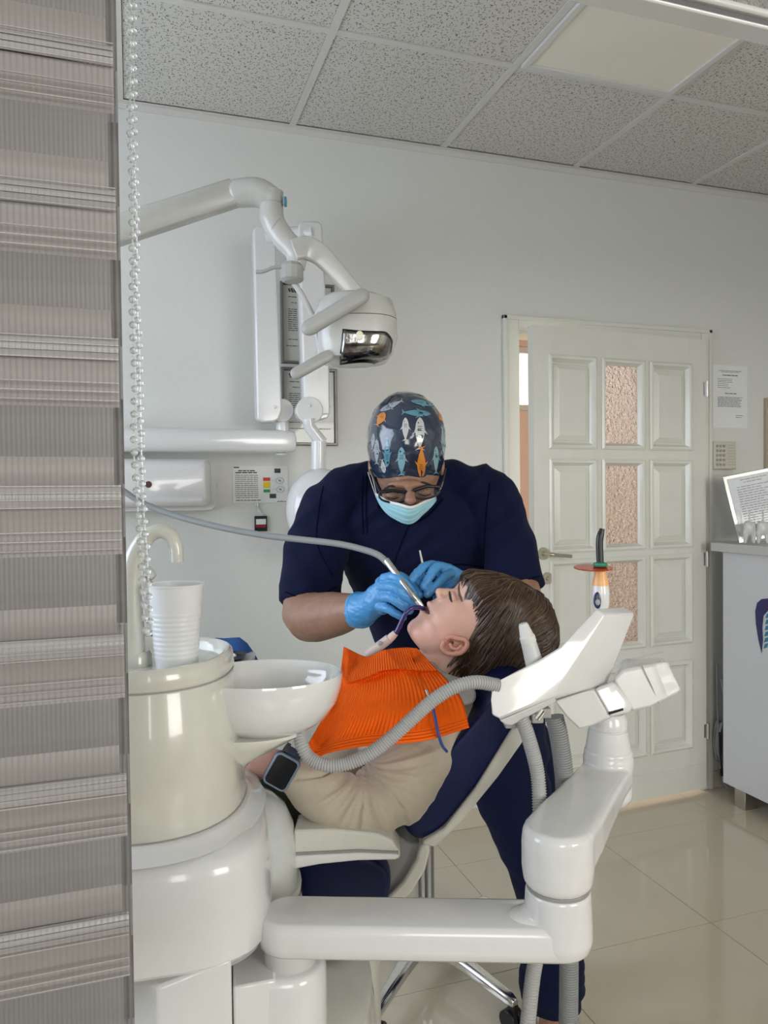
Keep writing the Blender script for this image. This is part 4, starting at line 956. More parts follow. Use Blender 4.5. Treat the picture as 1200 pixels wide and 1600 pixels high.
# small white tool head and dark grip behind the spout
tg = thing('tool_handle', 'white and grey handpiece end sticking out behind the gooseneck spout', 'handpiece', P(232, 912, 1.5))
along(P(222, 884, 1.5), P(240, 903, 1.5), [(0, .010), (.8, .011), (1, .008)]).build('white_end', M_offw, tg)
along(P(224, 904, 1.49), P(250, 922, 1.49), [(0, .007), (1, .003)]).build('grey_end', M_grey, tg)
tag(MB().rings([se_ring(Q(243, 1.53, 0), .020, .018, z_, 24, 3) for z_ in (tz-.001, zat(984, 1.53))]).build('black_box', M_black, None), 'small black box standing behind the rinse cup at the left', 'box')
# ---------------------------------------------------------------- patient chair
pc = thing('dental_chair', 'navy upholstered dental chair with pale shell, reclined under the child', 'dental chair', Q(560, 1.35, 0))
M_shell = mat('chair_shell', (.56, .56, .50), .35, var=.02)
M_shelld = mat('chair_shell_grey', (.25, .25, .245), .45, var=.03)
def slabpts(px2, d_near, d_far, inset=.0):   # same outline at two depths (square to the view)
    n_ = [P(x, y, d_near) for x, y in px2]; off = HF*(d_far-d_near); return n_, [p+off for p in n_]
# backrest cushion: profile swept across the chair's width, edges rounded by scaling
back_px = [(621, 1282), (640, 1308), (662, 1314), (690, 1292), (740, 1232), (795, 1150), (836, 1082), (832, 1068), (812, 1062), (785, 1064), (762, 1086), (745, 1115), (700, 1160), (655, 1225)]
def swept(name, px2, secs, m, parent, sub=0):
    mb = MB(); n_ = len(px2); d0 = secs[0][0]
    pc_ = [P(x, y, 1.17) for x, y in px2]; cen = sum(pc_, Vector())/n_
    mb.rings([[cen + (p-cen)*s + HF*(d_-1.17) for p in pc_] for d_, s in secs]); return mb.build(name, m, parent, smooth=60, sub=sub)
swept('backrest_cushion', back_px, [(1.152, .80), (1.154, .93), (1.165, .99), (1.18, 1.0), (1.50, 1.0), (1.53, .97), (1.54, .85)], M_vinyl, pc, 2)
shell_px = [(664, 1318), (678, 1316), (715, 1276), (770, 1208), (812, 1150), (828, 1118), (818, 1112), (795, 1148), (742, 1234), (695, 1294), (668, 1312)]
shell_px = [(660, 1320), (680, 1325), (722, 1284), (779, 1214), (821, 1154), (834, 1120), (818, 1112), (795, 1148), (742, 1234), (695, 1294), (662, 1314)]
MB().prism([P(x, y, 1.146) for x, y in shell_px], HF*.36).build('backrest_shell', M_shell, pc, bevel=.004, smooth=50)
# headrest
hd_px = [(735, 1078), (790, 1084), (850, 1044), (886, 994), (880, 981), (856, 980), (832, 1008), (790, 1046)]
swept('headrest', hd_px, [(1.345, .8), (1.350, .95), (1.365, 1.0), (1.50, 1.0), (1.52, .9)], M_vinyl, pc, 2)
# small grey headrest knob near the collar
MB().cyl(P(728, 1086, 1.18), P(728, 1086, 1.23), .016, n=20).build('headrest_knob', M_grey, pc, bevel=.003)
# seat
seat_px = [(462, 1310), (490, 1320), (560, 1322), (600, 1340), (615, 1370), (607, 1412), (590, 1440), (462, 1446)]
swept('seat_cushion', seat_px, [(1.15, .85), (1.155, .96), (1.175, 1.0), (1.52, 1.0), (1.54, .9)], M_vinyl, pc, 2)
side_px = [(614, 1300), (640, 1318), (668, 1318), (670, 1334), (662, 1362), (640, 1395), (605, 1425), (570, 1450), (560, 1450), (598, 1405), (606, 1370), (585, 1340), (560, 1325), (590, 1285)]
MB().prism([P(x, y, 1.19) for x, y in side_px], HF*.30).build('side_support', M_shelld, pc, bevel=.004)
edge_px = [(668, 1318), (672, 1330), (664, 1362), (642, 1397), (600, 1432), (560, 1456), (552, 1446), (596, 1412), (630, 1378), (650, 1345), (656, 1322)]
MB().prism([P(x, y, 1.175) for x, y in edge_px], HF*.33).build('seat_shell', M_shell, pc, bevel=.004, smooth=50)
MB().prism([P(x, y, 1.20) for x, y in [(470, 1450), (560, 1450), (540, 1500), (470, 1510)]], HF*.3).build('chair_link', M_shelld, pc, bevel=.004)
MB().rings([se_ring(Q(500, 1.50, 0), .11, .10, z_, 32, 3) for z_ in (.02, .52)]).build('chair_column', M_shell, pc, bevel=.01)
MB().rings([se_ring(Q(510, 1.50, 0), .14, .13, z_, 32, 3) for z_ in (0, .03)]).build('chair_base', M_shelld, pc, bevel=.01)
# armrest
at = [(459, 1297), (520, 1296), (590, 1303), (612, 1312), (626, 1334), (624, 1343), (560, 1344), (500, 1350), (463, 1357), (459, 1357)]
arm_r = MB(); arm_r.rings([[P(x, y, 1.065) + HF*dz for x, y in at] for dz in (0, .055)])
arm_r.build('armrest', M_shell, pc, bevel=.004)
MB().prism([P(x, y, 1.062) for x, y in [(460, 1333), (500, 1331), (560, 1328), (622, 1331), (623, 1336), (560, 1333), (500, 1336), (460, 1338)]], HF*.006).build('armrest_groove', M_shelld, pc)
MB().prism([P(x, y, 1.06) for x, y in [(460, 1338), (500, 1336), (560, 1333), (622, 1335), (625, 1340), (618, 1344), (560, 1345), (500, 1351), (463, 1358), (460, 1358)]], HF*.062).build('armrest_pad', M_offw, pc, bevel=.003)
MB().box(P(485, 1333, 1.13), (.04, .03, .014), (HR, HF, Z)).build('armrest_bracket', M_shell, pc, bevel=.004)
# ---------------------------------------------------------------- dentist's stool
S0 = Q(657, 2.12, 0)
stl = thing('dentist_stool', 'chrome five-star stool on castors behind the dental chair', 'stool', S0)
colm = MB(); 
MB().rings([[S0 + HR*x + HF*y + Z*z_ for x, y in ((-.027, -.012), (-.018, -.02), (-.009, -.014), (0, -.02), (.009, -.014), (.018, -.02), (.027, -.012), (.027, .012), (.018, .02), (-.018, .02), (-.027, .012))] for z_ in (.10, .51)]).build('column', M_steel, stl, smooth=20)
MB().lathe([(.03, .06), (.042, .07), (.042, .115), (.033, .13)], S0, n=28).build('hub', M_chrome, stl)
tips = [P(586, 1640, 1.86), P(802, 1573, 1.90), P(760, 1500, 2.38), P(600, 1500, 2.4), P(520, 1535, 2.18)]
for k, tp_ in enumerate(tips):
    tp_ = Vector((tp_.x, tp_.y, .078)); dr = (tp_-S0); dr.z = 0; L = min(.33, dr.length); dr.normalize(); sdv = Vector((-dr.y, dr.x, 0)); rs = []
    for s, hw, z0_, z1_ in ((.03, .024, .075, .112), (.5*L, .020, .075, .103), (L-.01, .015, .062, .085), (L+.008, .010, .060, .078)):
        c_ = S0+dr*s; rs.append([c_+sdv*x+Z*z_ for x, z_ in ((-hw, z0_), (hw, z0_), (hw, z1_-.008), (hw*.6, z1_), (-hw*.6, z1_), (-hw, z1_-.008))])
    MB().rings(rs).build('star_leg', M_chrome, stl, bevel=.003)
    cpos = S0+dr*L; cast = MB(); cast.cyl(cpos+Z*.03, cpos+Z*.062, .012)
    for s_ in (-1, 1): cast.cyl(cpos+sdv*(.004*s_)+Z*.025-dr*.006, cpos+sdv*(.020*s_)+Z*.025-dr*.006, .025, n=24)
    cast.build('castor', M_black, stl, bevel=.002)
MB().rings([se_ring(S0+HR*-.02, r_, r_, z_, 36, 2) for r_, z_ in ((.09, .505), (.120, .515), (.125, .54), (.11, .565))]).build('seat', M_vinyl, stl, bevel=.004)

# ---------------------------------------------------------------- skin and cloth
M_skin = mat('skin_adult', (.30, .165, .11), .48, sss=.25, var=.10, scale=70, bump=.12)
M_skinb = mat('skin_child', (.66, .40, .32), .45, sss=.35, var=.06, scale=45, bump=.04)
M_ear = mat('skin_ear', (.60, .30, .23), .45, sss=.4, var=.08)
M_lip = mat('lip', (.50, .20, .17), .4, sss=.3)
M_glove = mat('blue_nitrile', (.075, .30, .62), .38, bump=.25, scale=160, var=.08, coat=.15, crough=.3, bdist=.001)
# ---------------------------------------------------------------- the dentist
dp = thing('person', 'dentist in navy scrubs, fish-print cap and blue mask, standing bent over the child', 'person', Q(800, 1.85, 0))
def wr(amp, f, seed, axis=None):
    def fn(p, n):
        q = p*f + Vector((seed, 0, 0)); v = noise.noise(q) + .5*noise.noise(q*2.1)
        return p + n*(v*amp)
    return fn
# skin body (arms, neck, lower head, ankles) as one continuous mesh; clothes are children over it
sk = MB()
limb(sk, [(P(535, 812, 1.71), .035), (P(500, 880, 1.66), .042), (P(479, 958, 1.59), .053), (P(520, 960, 1.51), .046), (P(551, 954, 1.455), .034), (P(577, 949, 1.425), .025)])
limb(sk, [(P(745, 812, 1.71), .035), (P(792, 870, 1.66), .038), (P(812, 936, 1.60), .047), (P(786, 948, 1.53), .040), (P(740, 932, 1.49), .028), (P(722, 922, 1.475), .025)])
limb(sk, [(P(640, 800, 1.72), .06), (P(638, 745, 1.67), .058), (P(637, 725, 1.60), .055)])
limb(sk, [(P(535, 812, 1.71), .035), (P(640, 815, 1.75), .06), (P(745, 812, 1.71), .035)])
trunk(sk, [(P(650, 830, 1.75), .10, .06), (P(690, 1000, 1.81), .10, .06), (P(760, 1120, 1.88), .10, .07)])
limb(sk, [(P(745, 1130, 1.88), .08), (P(840, 1350, 1.83), .05), (P(872, 1480, 1.80), .04), (P(868, 1560, 1.80), .035), (P(864, 1600, 1.80), .034), (P(862, 1645, 1.80), .036)])
limb(sk, [(P(790, 1130, 1.98), .08), (P(862, 1350, 2.02), .05), (P(872, 1470, 2.02), .035), (P(866, 1560, 2.02), .036)])
# head
hc = P(637, 729, 1.592)
fd = (-HF*.80 - Z*.60).normalized(); hu_ = (-HF*.60 + Z*.80).normalized()     # face direction and crown direction of the bowed head
sk.ell(hc, (HR*.069, fd*.086, hu_*.080), 28, 20)
sk.ell(hc + fd*.028 - hu_*.055, (HR*.056, fd*.055, hu_*.052), 24, 16)        # jaw
sk.ell(P(637, 757, 1.500), (HR*.042, HF*.018, Z*.010), 18, 10)               # brow
for s in (-1, 1): sk.ell(P(637+24*s, 780, 1.535), (HR*.018, HF*.014, Z*.014), 14, 10)   # cheeks
nose_t = P(641, 782, 1.455); nose_b = P(641, 762, 1.488)
limb(sk, [(nose_b, .008), (nose_b.lerp(nose_t, .6), .010), (nose_t, .0095)], 14, 4); sk.ell(P(635, 783, 1.466), (HR*.006, HF*.007, Z*.005), 10, 8); sk.ell(P(647, 783, 1.466), (HR*.006, HF*.007, Z*.005), 10, 8)
blob(sk, .0042, 4).build('body', M_skin, dp, smooth=80)
hdm = MB()
for s, x in ((-1, 576), (1, 694)):
    hdm.ell(P(x+(4 if s < 0 else -4), 728, 1.63), (HR*.007, HF*.014, Z*.022), 14, 10)
blob(hdm, .003, 3).build('ear', M_skin, dp, smooth=80)
# eyes: lids lowered
for s, x, y in ((-1, 614, 774), (1, 664, 769)):
    MB().ell(P(x, y, 1.506), (HR*.013, HF*.010, Z*.009), 16, 10).build('eyelid', M_skin, dp, smooth=80)
    MB().tube([P(x-9, y+3, 1.499), P(x, y+6, 1.495), P(x+9, y+3, 1.499)], .0011, 6).build('lashes', M_black, dp)
    bx_ = [P(x-13, y-13+(3 if s < 0 else 0), 1.494), P(x-2, y-15, 1.490), P(x+13, y-12+(0 if s < 0 else 3), 1.494)]
    MB().tube(catmull([tuple(b) for b in bx_], 5), .0022, 8).build('eyebrow', mat('brow_%d' % s, (.03, .018, .012), .8), dp)
# scrub top
st_ = MB()
trunk(st_, [(P(640, 752, 1.705), .070, .058), (P(641, 775, 1.71), .135, .085), (P(643, 812, 1.72), .185, .108), (P(652, 880, 1.75), .175, .118), (P(668, 960, 1.79), .155, .115), (P(700, 1040, 1.83), .150, .115), (P(745, 1125, 1.87), .155, .125), (P(755, 1150, 1.88), .155, .125)])
limb(st_, [(P(512, 800, 1.70), .068), (P(560, 772, 1.715), .066), (P(640, 772, 1.73), .068), (P(725, 766, 1.715), .068), (P(770, 794, 1.70), .070)])
def sleeve(mb, pts_):
    a_ = catmull([tuple(p)+(r_,) for p, r_ in pts_], 5); mb.tube([x[:3] for x in a_], [float(x[3]) for x in a_], 26)
sleeve(st_, [(P(525, 785, 1.70), .066), (P(505, 822, 1.69), .070), (P(493, 870, 1.66), .067), (P(487, 915, 1.635), .066), (P(484, 944, 1.62), .066)])
sleeve(st_, [(P(755, 780, 1.70), .066), (P(778, 815, 1.69), .068), (P(795, 860, 1.66), .062), (P(806, 900, 1.635), .059), (P(812, 922, 1.62), .058)])
def scrub_fn(p, n):
    u = (p-CAM).dot(HR); v = p.z
    f1 = noise.noise(Vector((u*9, v*4, p.y*3)))*.010 + noise.noise(Vector((u*26+v*10, v*7, 3)))*.0070 + (1-2*abs(noise.noise(Vector((u*15 - v*16, v*8, 9)))))*.0058 - .0025
    return p + n*f1
tp_o = blob(st_, .0055, 6, fn=scrub_fn).build('scrub_top', M_navy, dp, smooth=80)
# wrap seam, collar band, pocket and sleeve hem stitching follow the cloth surface
def bvh_of(o):
    dg = bpy.context.evaluated_depsgraph_get(); me = o.data; off = wloc(o)
    return BVHTree.FromPolygons([v.co + off for v in me.vertices], [tuple(p.vertices) for p in me.polygons])
def hit(bv, px, py, lift=.001):
    r_ = ray(px, py).normalized(); h_ = bv.ray_cast(CAM, r_)
    return (h_[0] + h_[1]*lift*(1 if h_[1].dot(r_) < 0 else -1)) if h_[0] else None
bt = bvh_of(tp_o)
M_seam = mat('navy_seam', (.0012, .0025, .012), .95, spec=.1)
def seam(pts_, name='seam', r_=.0014, m=M_seam):
    pp = [hit(bt, float(x), float(y), .0003) for x, y in catmull([(a, b, 0) for a, b in pts_], 8) for _ in (0,)] if False else [hit(bt, float(c[0]), float(c[1]), .0003) for c in catmull([(a, b, 0) for a, b in pts_], 8)]
    pp = [p for p in pp if p]
    if len(pp) > 2: MB().tube(pp, r_, 6).build(name, m, dp)
seam([(640, 818), (630, 842), (620, 868), (612, 895)])
seam([(590, 790), (612, 806), (640, 818), (668, 806), (692, 780)], 'collar_seam', .0022)
seam([(567, 742), (566, 790), (568, 835)]); seam([(573, 742), (572, 790), (574, 835)])
seam([(690, 885), (720, 882), (755, 886)], 'pocket_edge', .0018)
seam([(505, 760), (498, 800), (496, 850), (520, 900)], 'armhole_seam'); seam([(765, 755), (760, 800), (757, 850), (756, 890)], 'armhole_seam')
seam([(446, 925), (470, 933), (500, 930), (525, 917)], 'sleeve_hem'); seam([(782, 905), (810, 908), (843, 900)], 'sleeve_hem')
# trousers
tr_ = MB()
trunk(tr_, [(P(755, 1110, 1.88), .150, .12), (P(770, 1180, 1.88), .145, .12)])
sleeve(tr_, [(P(770, 1150, 1.87), .105), (P(802, 1240, 1.85), .098), (P(835, 1330, 1.82), .080), (P(858, 1420, 1.81), .076), (P(864, 1500, 1.80), .074), (P(862, 1571, 1.80), .073)])
sleeve(tr_, [(P(800, 1150, 1.98), .095), (P(838, 1260, 2.0), .085), (P(862, 1360, 2.02), .070), (P(868, 1450, 2.02), .066), (P(866, 1535, 2.02), .066)])
def trou_fn(p, n):
    v = p.z; u = (p-CAM).dot(HR); k = max(0, 1-v/.75)
    return p + n*(noise.noise(Vector((u*7, v*11, p.y*6)))*.009 + noise.noise(Vector((u*5, v*38+u*14, p.y*4)))*.006*(.4+k) + max(0, noise.noise(Vector((4, v*26, 0))))*.006*k)
blob(tr_, .006, 4, fn=trou_fn).build('trousers', M_navy, dp, smooth=80)
# clogs (below the frame)
for x, d_ in ((864, 1.80), (866, 2.02)):
    c_ = Q(x, d_, .035); sh_ = MB(); sh_.ell(c_ - HF*.04, (HR*.045, HF*.125, Z*.034), 24, 14); sh_.ell(c_+Z*.02+HF*.02, (HR*.042, HF*.06, Z*.035), 20, 12)
    o = blob(sh_, .005, 4); o.build('clog', M_offw, dp, smooth=80)
# cap: glossy fabric dome
cpm = MB(); cc0 = P(635, 684, 1.580)
def cap_pt(th, ph):   # th from the crown pole down, ph around
    pole = (-HF*.50 + Z*.866).normalized(); fr_ = (-HF*.866 - Z*.50).normalized()
    rx, rf, rp = .0830, .108, .094
    if math.cos(ph) < 0: rf = .108
    e_ = max(0, th-math.pi/2); sn_ = math.sin(th) if e_ == 0 else 1-.16*e_*e_; cn_ = math.cos(th) if e_ == 0 else -e_
    p = cc0 + HR*(rx*sn_*math.sin(ph)) + fr_*(rf*sn_*math.cos(ph)) + pole*(rp*cn_)
    # slightly squarer outline and cloth puckers
    n_ = (p-cc0).normalized(); return p + n_*(.0022*noise.noise(n_*5+Vector((9, 2, 1))) + .0012*noise.noise(n_*13))
rows_ = []
for i in range(33):
    row = []
    for j in range(65):
        ph = 2*math.pi*j/64; low = 1.92 + .42*abs(math.sin(ph))**1.5 + (.25*max(0, -math.cos(ph)))
        th = max(.002, (low)*i/32); row.append(cap_pt(th, ph))
    rows_.append(row)
capo = MB(); capo.v = []; capo.rings([r_[:-1] for r_ in rows_], cap=False)
M_cap = mat('cap_fabric', (.022, .034, .062), .16, coat=.9, crough=.08, bump=.35, scale=26, var=.12, bdist=.004)
cap = capo.build('surgical_cap', M_cap, dp, smooth=80)
bcap = bvh_of(cap)
# printed fish, laid on the cap cloth
M_f = {'w': mat('fish_white', (.50, .52, .53), .22, coat=.6), 'b': mat('fish_blue', (.10, .27, .36), .22, coat=.6), 'l': mat('fish_pale_blue', (.20, .38, .44), .22, coat=.6), 'o': mat('fish_orange', (.62, .22, .03), .22, coat=.6), 'g': mat('fish_grey', (.30, .33, .37), .22, coat=.6)}
M_fd = mat('fish_dark_line', (.015, .02, .03), .4)
def fish(cx, cy, L, W, ang, c, lift=.0006):
    W *= .9     # ang: direction of the head in degrees (image, y up)
    ca, sa = math.cos(R(ang)), math.sin(R(ang))
    def px(u, v): x = u*L; y = v*W; return cx + x*ca - y*sa, cy - (x*sa + y*ca)
    top = [(.5, 0), (.44, .22), (.33, .40), (.15, .50), (-.05, .46), (-.22, .30), (-.36, .12), (-.40, .10)]
    tailp = [(-.40, .10), (-.50, .55), (-.46, .12), (-.46, -.12), (-.50, -.55), (-.40, -.10)]
    poly = top + tailp[1:-1] + [(-.40, -.10)] + [(u, -v) for u, v in top[::-1][1:-1]]
    def shp(poly, m, lf, nm, fine=True):
        # fan of strips: triangulate in 2-D then subdivide so that it follows the dome
        bm = bmesh.new(); vs = [bm.verts.new((u, v, 0)) for u, v in poly]; bm.faces.new(vs); bmesh.ops.triangulate(bm, faces=bm.faces)
        if fine: bmesh.ops.subdivide_edges(bm, edges=[e for e in bm.edges], cuts=2, use_grid_fill=True)
        mb = MB(); ok = True
        for v in bm.verts:
            x, y = px(v.co.x, v.co.y); h_ = hit(bcap, x, y, lf)
            if h_ is None: ok = False; h_ = Vector((0, 0, 0))
            mb.v.append(h_)
        bm.verts.index_update()
        mb.f = [tuple(v.index for v in f.verts) for f in bm.faces if all(mb.v[v.index].length > .01 for v in f.verts)]; bm.free()
        if not mb.f: return None
        used = sorted({i for f in mb.f for i in f}); mp = {i: k for k, i in enumerate(used)}; mb.v = [mb.v[i] for i in used]; mb.f = [tuple(mp[i] for i in f) for f in mb.f]
        return mb.build(nm, m, cap, smooth=60)
    shp(poly, M_f[c], lift, 'printed_fish')
    for s in (-1, 1): shp([(.16, .42*s), (-.03, .85*s), (.05, .42*s)], M_f[c], lift, 'printed_fin', False)
    shp([(.36, .18), (.33, .26), (.30, .18), (.33, .10)], M_fd, lift+.0004, 'fish_eye', False)
    for u in (.22, .16, .10): shp([(u+.008, .22), (u+.008, -.22), (u-.008, -.22), (u-.008, .22)], M_fd, lift+.0004, 'fish_gill', False)
for a_ in [(633.5, 671, 37, 11.5, 90, 'w'), (656, 678, 52, 16.5, 90, 'w', .0006), (658, 721, 50, 14, -90, 'o', .0014), (627.5, 721, 46, 13.5, 90, 'l'), (605, 706, 48, 10.5, -90, 'b'), (589, 706, 40, 9, 90, 'g'),
           (681, 719, 44, 9.5, 90, 'l'), (692, 688, 44, 7, -85, 'l'), (650, 645.5, 46, 11, -4, 'b'), (664, 631, 46, 9, 170, 'b', .0012), (612, 634, 40, 9, -155, 'g'), (595, 655, 24, 13, 60, 'o'),
           (599, 728, 22, 8, -80, 'w'), (631, 744, 16, 10, -90, 'b'), (690, 654, 18, 8, 120, 'o'), (583, 690, 26, 6, 85, 'g')]:
    fish(*a_)
# glasses
gl = MB(); M_gl = mat('glasses_frame', (.006, .005, .007), .35)
for x, y, rx_, ry_, tl in ((614, 776, 22.5, 9.5, 2), (667, 770, 20.5, 9, -4)):
    lp2 = [P(x+rx_*math.cos(t)*(1 if abs(math.cos(t)) < .9 else .97), y - ry_*math.sin(t) + tl*math.cos(t)*.8 - (1.5 if math.sin(t) > 0 else 0), 1.473+.010*abs(x+rx_*math.cos(t)-640)/50) for t in [2*math.pi*k/28 for k in range(29)]]
    gl.tube(lp2, .0021, 8)
gl.tube([P(594, 770, 1.484), P(614, 766.5, 1.474), P(636, 769, 1.468)], .0032, 8); gl.tube([P(646, 766, 1.468), P(667, 759.5, 1.474), P(687, 761, 1.482)], .0032, 8)
gl.tube([P(635, 770, 1.468), P(641, 768, 1.466), P(647, 767, 1.468)], .002, 8)
gl.tube([P(593, 769, 1.484), P(586, 752, 1.53), P(579, 734, 1.58)], .0022, 8); gl.tube([P(688, 761, 1.482), P(693, 748, 1.53), P(696, 733, 1.58)], .0022, 8)
go = gl.build('glasses', M_gl, dp, smooth=60)
for x, y, rx_, ry_ in ((614, 776, 21, 8.5), (667, 770, 19, 8)):
    MB().rings([[P(x+rx_*q*math.cos(t), y-ry_*q*math.sin(t), 1.474+.010*abs(x-640)/50-.001*(1-q)) for t in [2*math.pi*k/24 for k in range(24)]] for q in (1, .5, .05)], cap=False).build('lens', mat('lens', (.08, .07, .07), .03, alpha=.22, spec=.2), go, smooth=60)
# surgical mask: pleated sheet over nose and chin
mk = []
topm = [(587, 770), (597, 777), (609, 783), (622, 786), (632, 789), (641, 791), (650, 789), (660, 784), (671, 779), (681, 775)]
botm = [(588, 778), (596, 793), (607, 805), (620, 813), (631, 818), (641, 819), (651, 814), (662, 803), (673, 793), (682, 782)]
tc_ = catmull([(a, b, 0) for a, b in topm], 3); bc_ = catmull([(a, b, 0) for a, b in botm], 3)
for i in range(19):
    v = i/18; row = []
    for j, (t_, b2) in enumerate(zip(tc_, bc_)):
        u = j/(len(tc_)-1); x = lerp(t_[0], b2[0], v); y = lerp(t_[1], b2[1], v)
        bul = (1-abs(2*u-1)**2.0); d_ = 1.535 - .080*bul - .006*math.sin(v*math.pi)*bul + .020*v*bul + .0022*(((v*4) % 1))*bul
        row.append(P(x, y, d_))
    mk.append(row)
M_mask = mat('mask_blue', (.30, .56, .62), .75, bump=.1, scale=300, var=.05)
mo_ = MB().grid(mk).build('face_mask', M_mask, dp, smooth=70, solid=.0012)
MB().grid([[p-HF*.0012+Z*(.0005-.006*k) for p in mk[0]] for k in (0, 1)]).build('mask_edge', mat('mask_white', (.70, .74, .74), .7), mo_, smooth=60, solid=.0008)
MB().tube(catmull([tuple(P(588, 771, 1.534)), tuple(P(583, 750, 1.57)), tuple(P(577, 730, 1.60))], 5), .0009, 6).build('ear_loop', M_offw, mo_)
MB().tube(catmull([tuple(P(588, 777, 1.535)), tuple(P(581, 757, 1.575)), tuple(P(575, 738, 1.605))], 5), .0009, 6).build('ear_loop', M_offw, mo_)
MB().tube(catmull([tuple(P(681, 776, 1.534)), tuple(P(690, 760, 1.57)), tuple(P(696, 738, 1.60))], 5), .0009, 6).build('ear_loop', M_offw, mo_)
# gloves: hand in front holding the handpiece (his right), hand behind the face (his left)
def finger(mb, pts_, r0, r1): limb(mb, [(P(x, y, d_), lerp(r0, r1, i/(len(pts_)-1))) for i, (x, y, d_) in enumerate(pts_)], 14, 4)
g1 = MB()
limb(g1, [(P(560, 954, 1.447), .0345), (P(577, 947, 1.425), .029), (P(588, 938, 1.405), .026)], 22)
limb(g1, [(P(588, 930, 1.400), .021), (P(600, 916, 1.385), .0150)], 20); limb(g1, [(P(588, 938, 1.400), .022), (P(596, 930, 1.385), .0150)], 20); limb(g1, [(P(588, 944, 1.405), .020), (P(598, 950, 1.395), .013)], 20)
finger(g1, [(601, 904, 1.378), (619, 902, 1.352), (636, 916, 1.346), (646, 930, 1.350)], .0100, .0080)
finger(g1, [(598, 918, 1.375), (616, 918, 1.345), (634, 931, 1.340), (649, 943, 1.348)], .0098, .0080)
finger(g1, [(594, 933, 1.378), (611, 934, 1.348), (627, 945, 1.345), (640, 954, 1.352)], .0096, .0076)
finger(g1, [(592, 947, 1.385), (607, 951, 1.362), (619, 959, 1.358), (630, 965, 1.362)], .0092, .0070)
finger(g1, [(596, 910, 1.41), (620, 900, 1.41), (642, 914, 1.395), (655, 929, 1.380)], .0120, .0084)
def glove_fn(p, n): return p + n*(.0007*noise.noise(p*110) + .0007*noise.noise(Vector((p.x*60+p.z*200, p.y*60, p.z*60))))
blob(g1, .0017, 2, fn=glove_fn, sfac=.5).build('glove', M_glove, dp, smooth=80, label='glove holding the handpiece')
rc = MB(); c0_, c1_ = P(565, 952, 1.443), P(561, 953, 1.45)
g2_ = MB()
limb(g2_, [(P(726, 925, 1.475), .028), (P(714, 913, 1.455), .028), (P(704, 904, 1.44), .025)], 22)
limb(g2_, [(P(702, 898, 1.44), .020), (P(690, 890, 1.43), .016)], 20); limb(g2_, [(P(706, 906, 1.44), .020), (P(702, 906, 1.425), .015)], 20)
finger(g2_, [(683, 884, 1.43), (667, 884, 1.405), (654, 893, 1.385), (643, 906, 1.372)], .0098, .0080)
finger(g2_, [(694, 887, 1.425), (682, 886, 1.395), (672, 900, 1.378), (662, 916, 1.370)], .0098, .0080)
finger(g2_, [(704, 897, 1.42), (694, 902, 1.392), (682, 915, 1.376), (668, 928, 1.368)], .0098, .0080)
finger(g2_, [(710, 910, 1.43), (702, 916, 1.405), (692, 926, 1.395), (682, 934, 1.388)], .0092, .0074)
finger(g2_, [(700, 890, 1.46), (678, 896, 1.462), (662, 906, 1.43), (654, 912, 1.405)], .0115, .0084)
blob(g2_, .0017, 2, fn=glove_fn, sfac=.5).build('glove', M_glove, dp, smooth=80, label='glove beside the child\'s nose')
# cuffs
for pts_ in ([(566, 952, 1.440), (561, 954, 1.449)], [(722, 923, 1.470), (727, 926, 1.478)]):
    a_, b_ = P(*pts_[0]), P(*pts_[1]); along(a_, b_, [(0, .0350), (.5, .0362), (1, .0352)], 24).build('glove_cuff', M_glove, dp)
# ---------------------------------------------------------------- the child
ch = thing('person', 'brown-haired child lying back in the chair in beige sweater with orange paper bib and watch', 'person', Q(600, 1.3, .70))
hc2 = P(772, 975, 1.34)
SD = (-HF*.985 + HR*.0).normalized()
Fv = (HR*-.61 + Z*.79).normalized(); Kv = (HR*.79 + Z*.61).normalized(); SD = Kv.cross(Fv).normalized(); SD = SD if SD.dot(HF) < 0 else -SD
tw = R(10)   # head turned slightly towards the camera
Fv, SD = (Fv*math.cos(tw) + SD*math.sin(tw)), (SD*math.cos(tw) - Fv*math.sin(tw))
#          k       back    front   halfwidth
HS = [(-.1300, .052, .078, .014), (-.1270, .030, .092, .026), (-.120, .010, .097, .034), (-.110, -.008, .0985, .041), (-.101, -.02, .0965, .046), (-.094, -.028, .0985, .050), (-.0865, -.035, .1015, .053), (-.0815, -.038, .0975, .0545),
      (-.0765, -.041, .0985, .056), (-.070, -.045, .1045, .0575), (-.0635, -.049, .1035, .059), (-.0525, -.055, .1010, .0615), (-.040, -.061, .0995, .064), (-.028, -.066, .0975, .066), (-.018, -.070, .0945, .0675), (-.006, -.074, .0965, .069),
      (.006, -.078, .0975, .071), (.022, -.081, .091, .072), (.042, -.079, .070, .068), (.058, -.068, .048, .058), (.070, -.050, .028, .044), (.078, -.028, .006, .026), (.081, -.012, -.006, .012)]
def head_pt(k, t):   # t = 0 at the face midline, pi at the back
    ks = [h[0] for h in HS]; bk = np.interp(k, ks, [h[1] for h in HS]); fr_ = np.interp(k, ks, [h[2] for h in HS]); hw = np.interp(k, ks, [h[3] for h in HS])
    c_, s_ = math.cos(t), math.sin(t); mid = (fr_*.30+bk*.70) if True else 0; mid = (fr_+bk)/2
    f = mid + (fr_-mid)*math.copysign(abs(c_)**.86, c_); s = hw*math.copysign(abs(s_)**.92, s_)
    # cheeks, eye socket
    def g(k0, w_): return math.exp(-((k-k0)/w_)**2)
    if c_ > 0:
        f += .004*g(-.045, .022)*math.exp(-((abs(t)-.75)/.35)**2) - .0055*g(-.017, .010)*math.exp(-((abs(t)-.42)/.20)**2) + .002*g(.004, .010)*math.exp(-((abs(t)-.45)/.3)**2)
    return hc2 + Kv*k + Fv*f + SD*s
fm = MB(); ksm = list(np.linspace(-.1300, .081, 90))
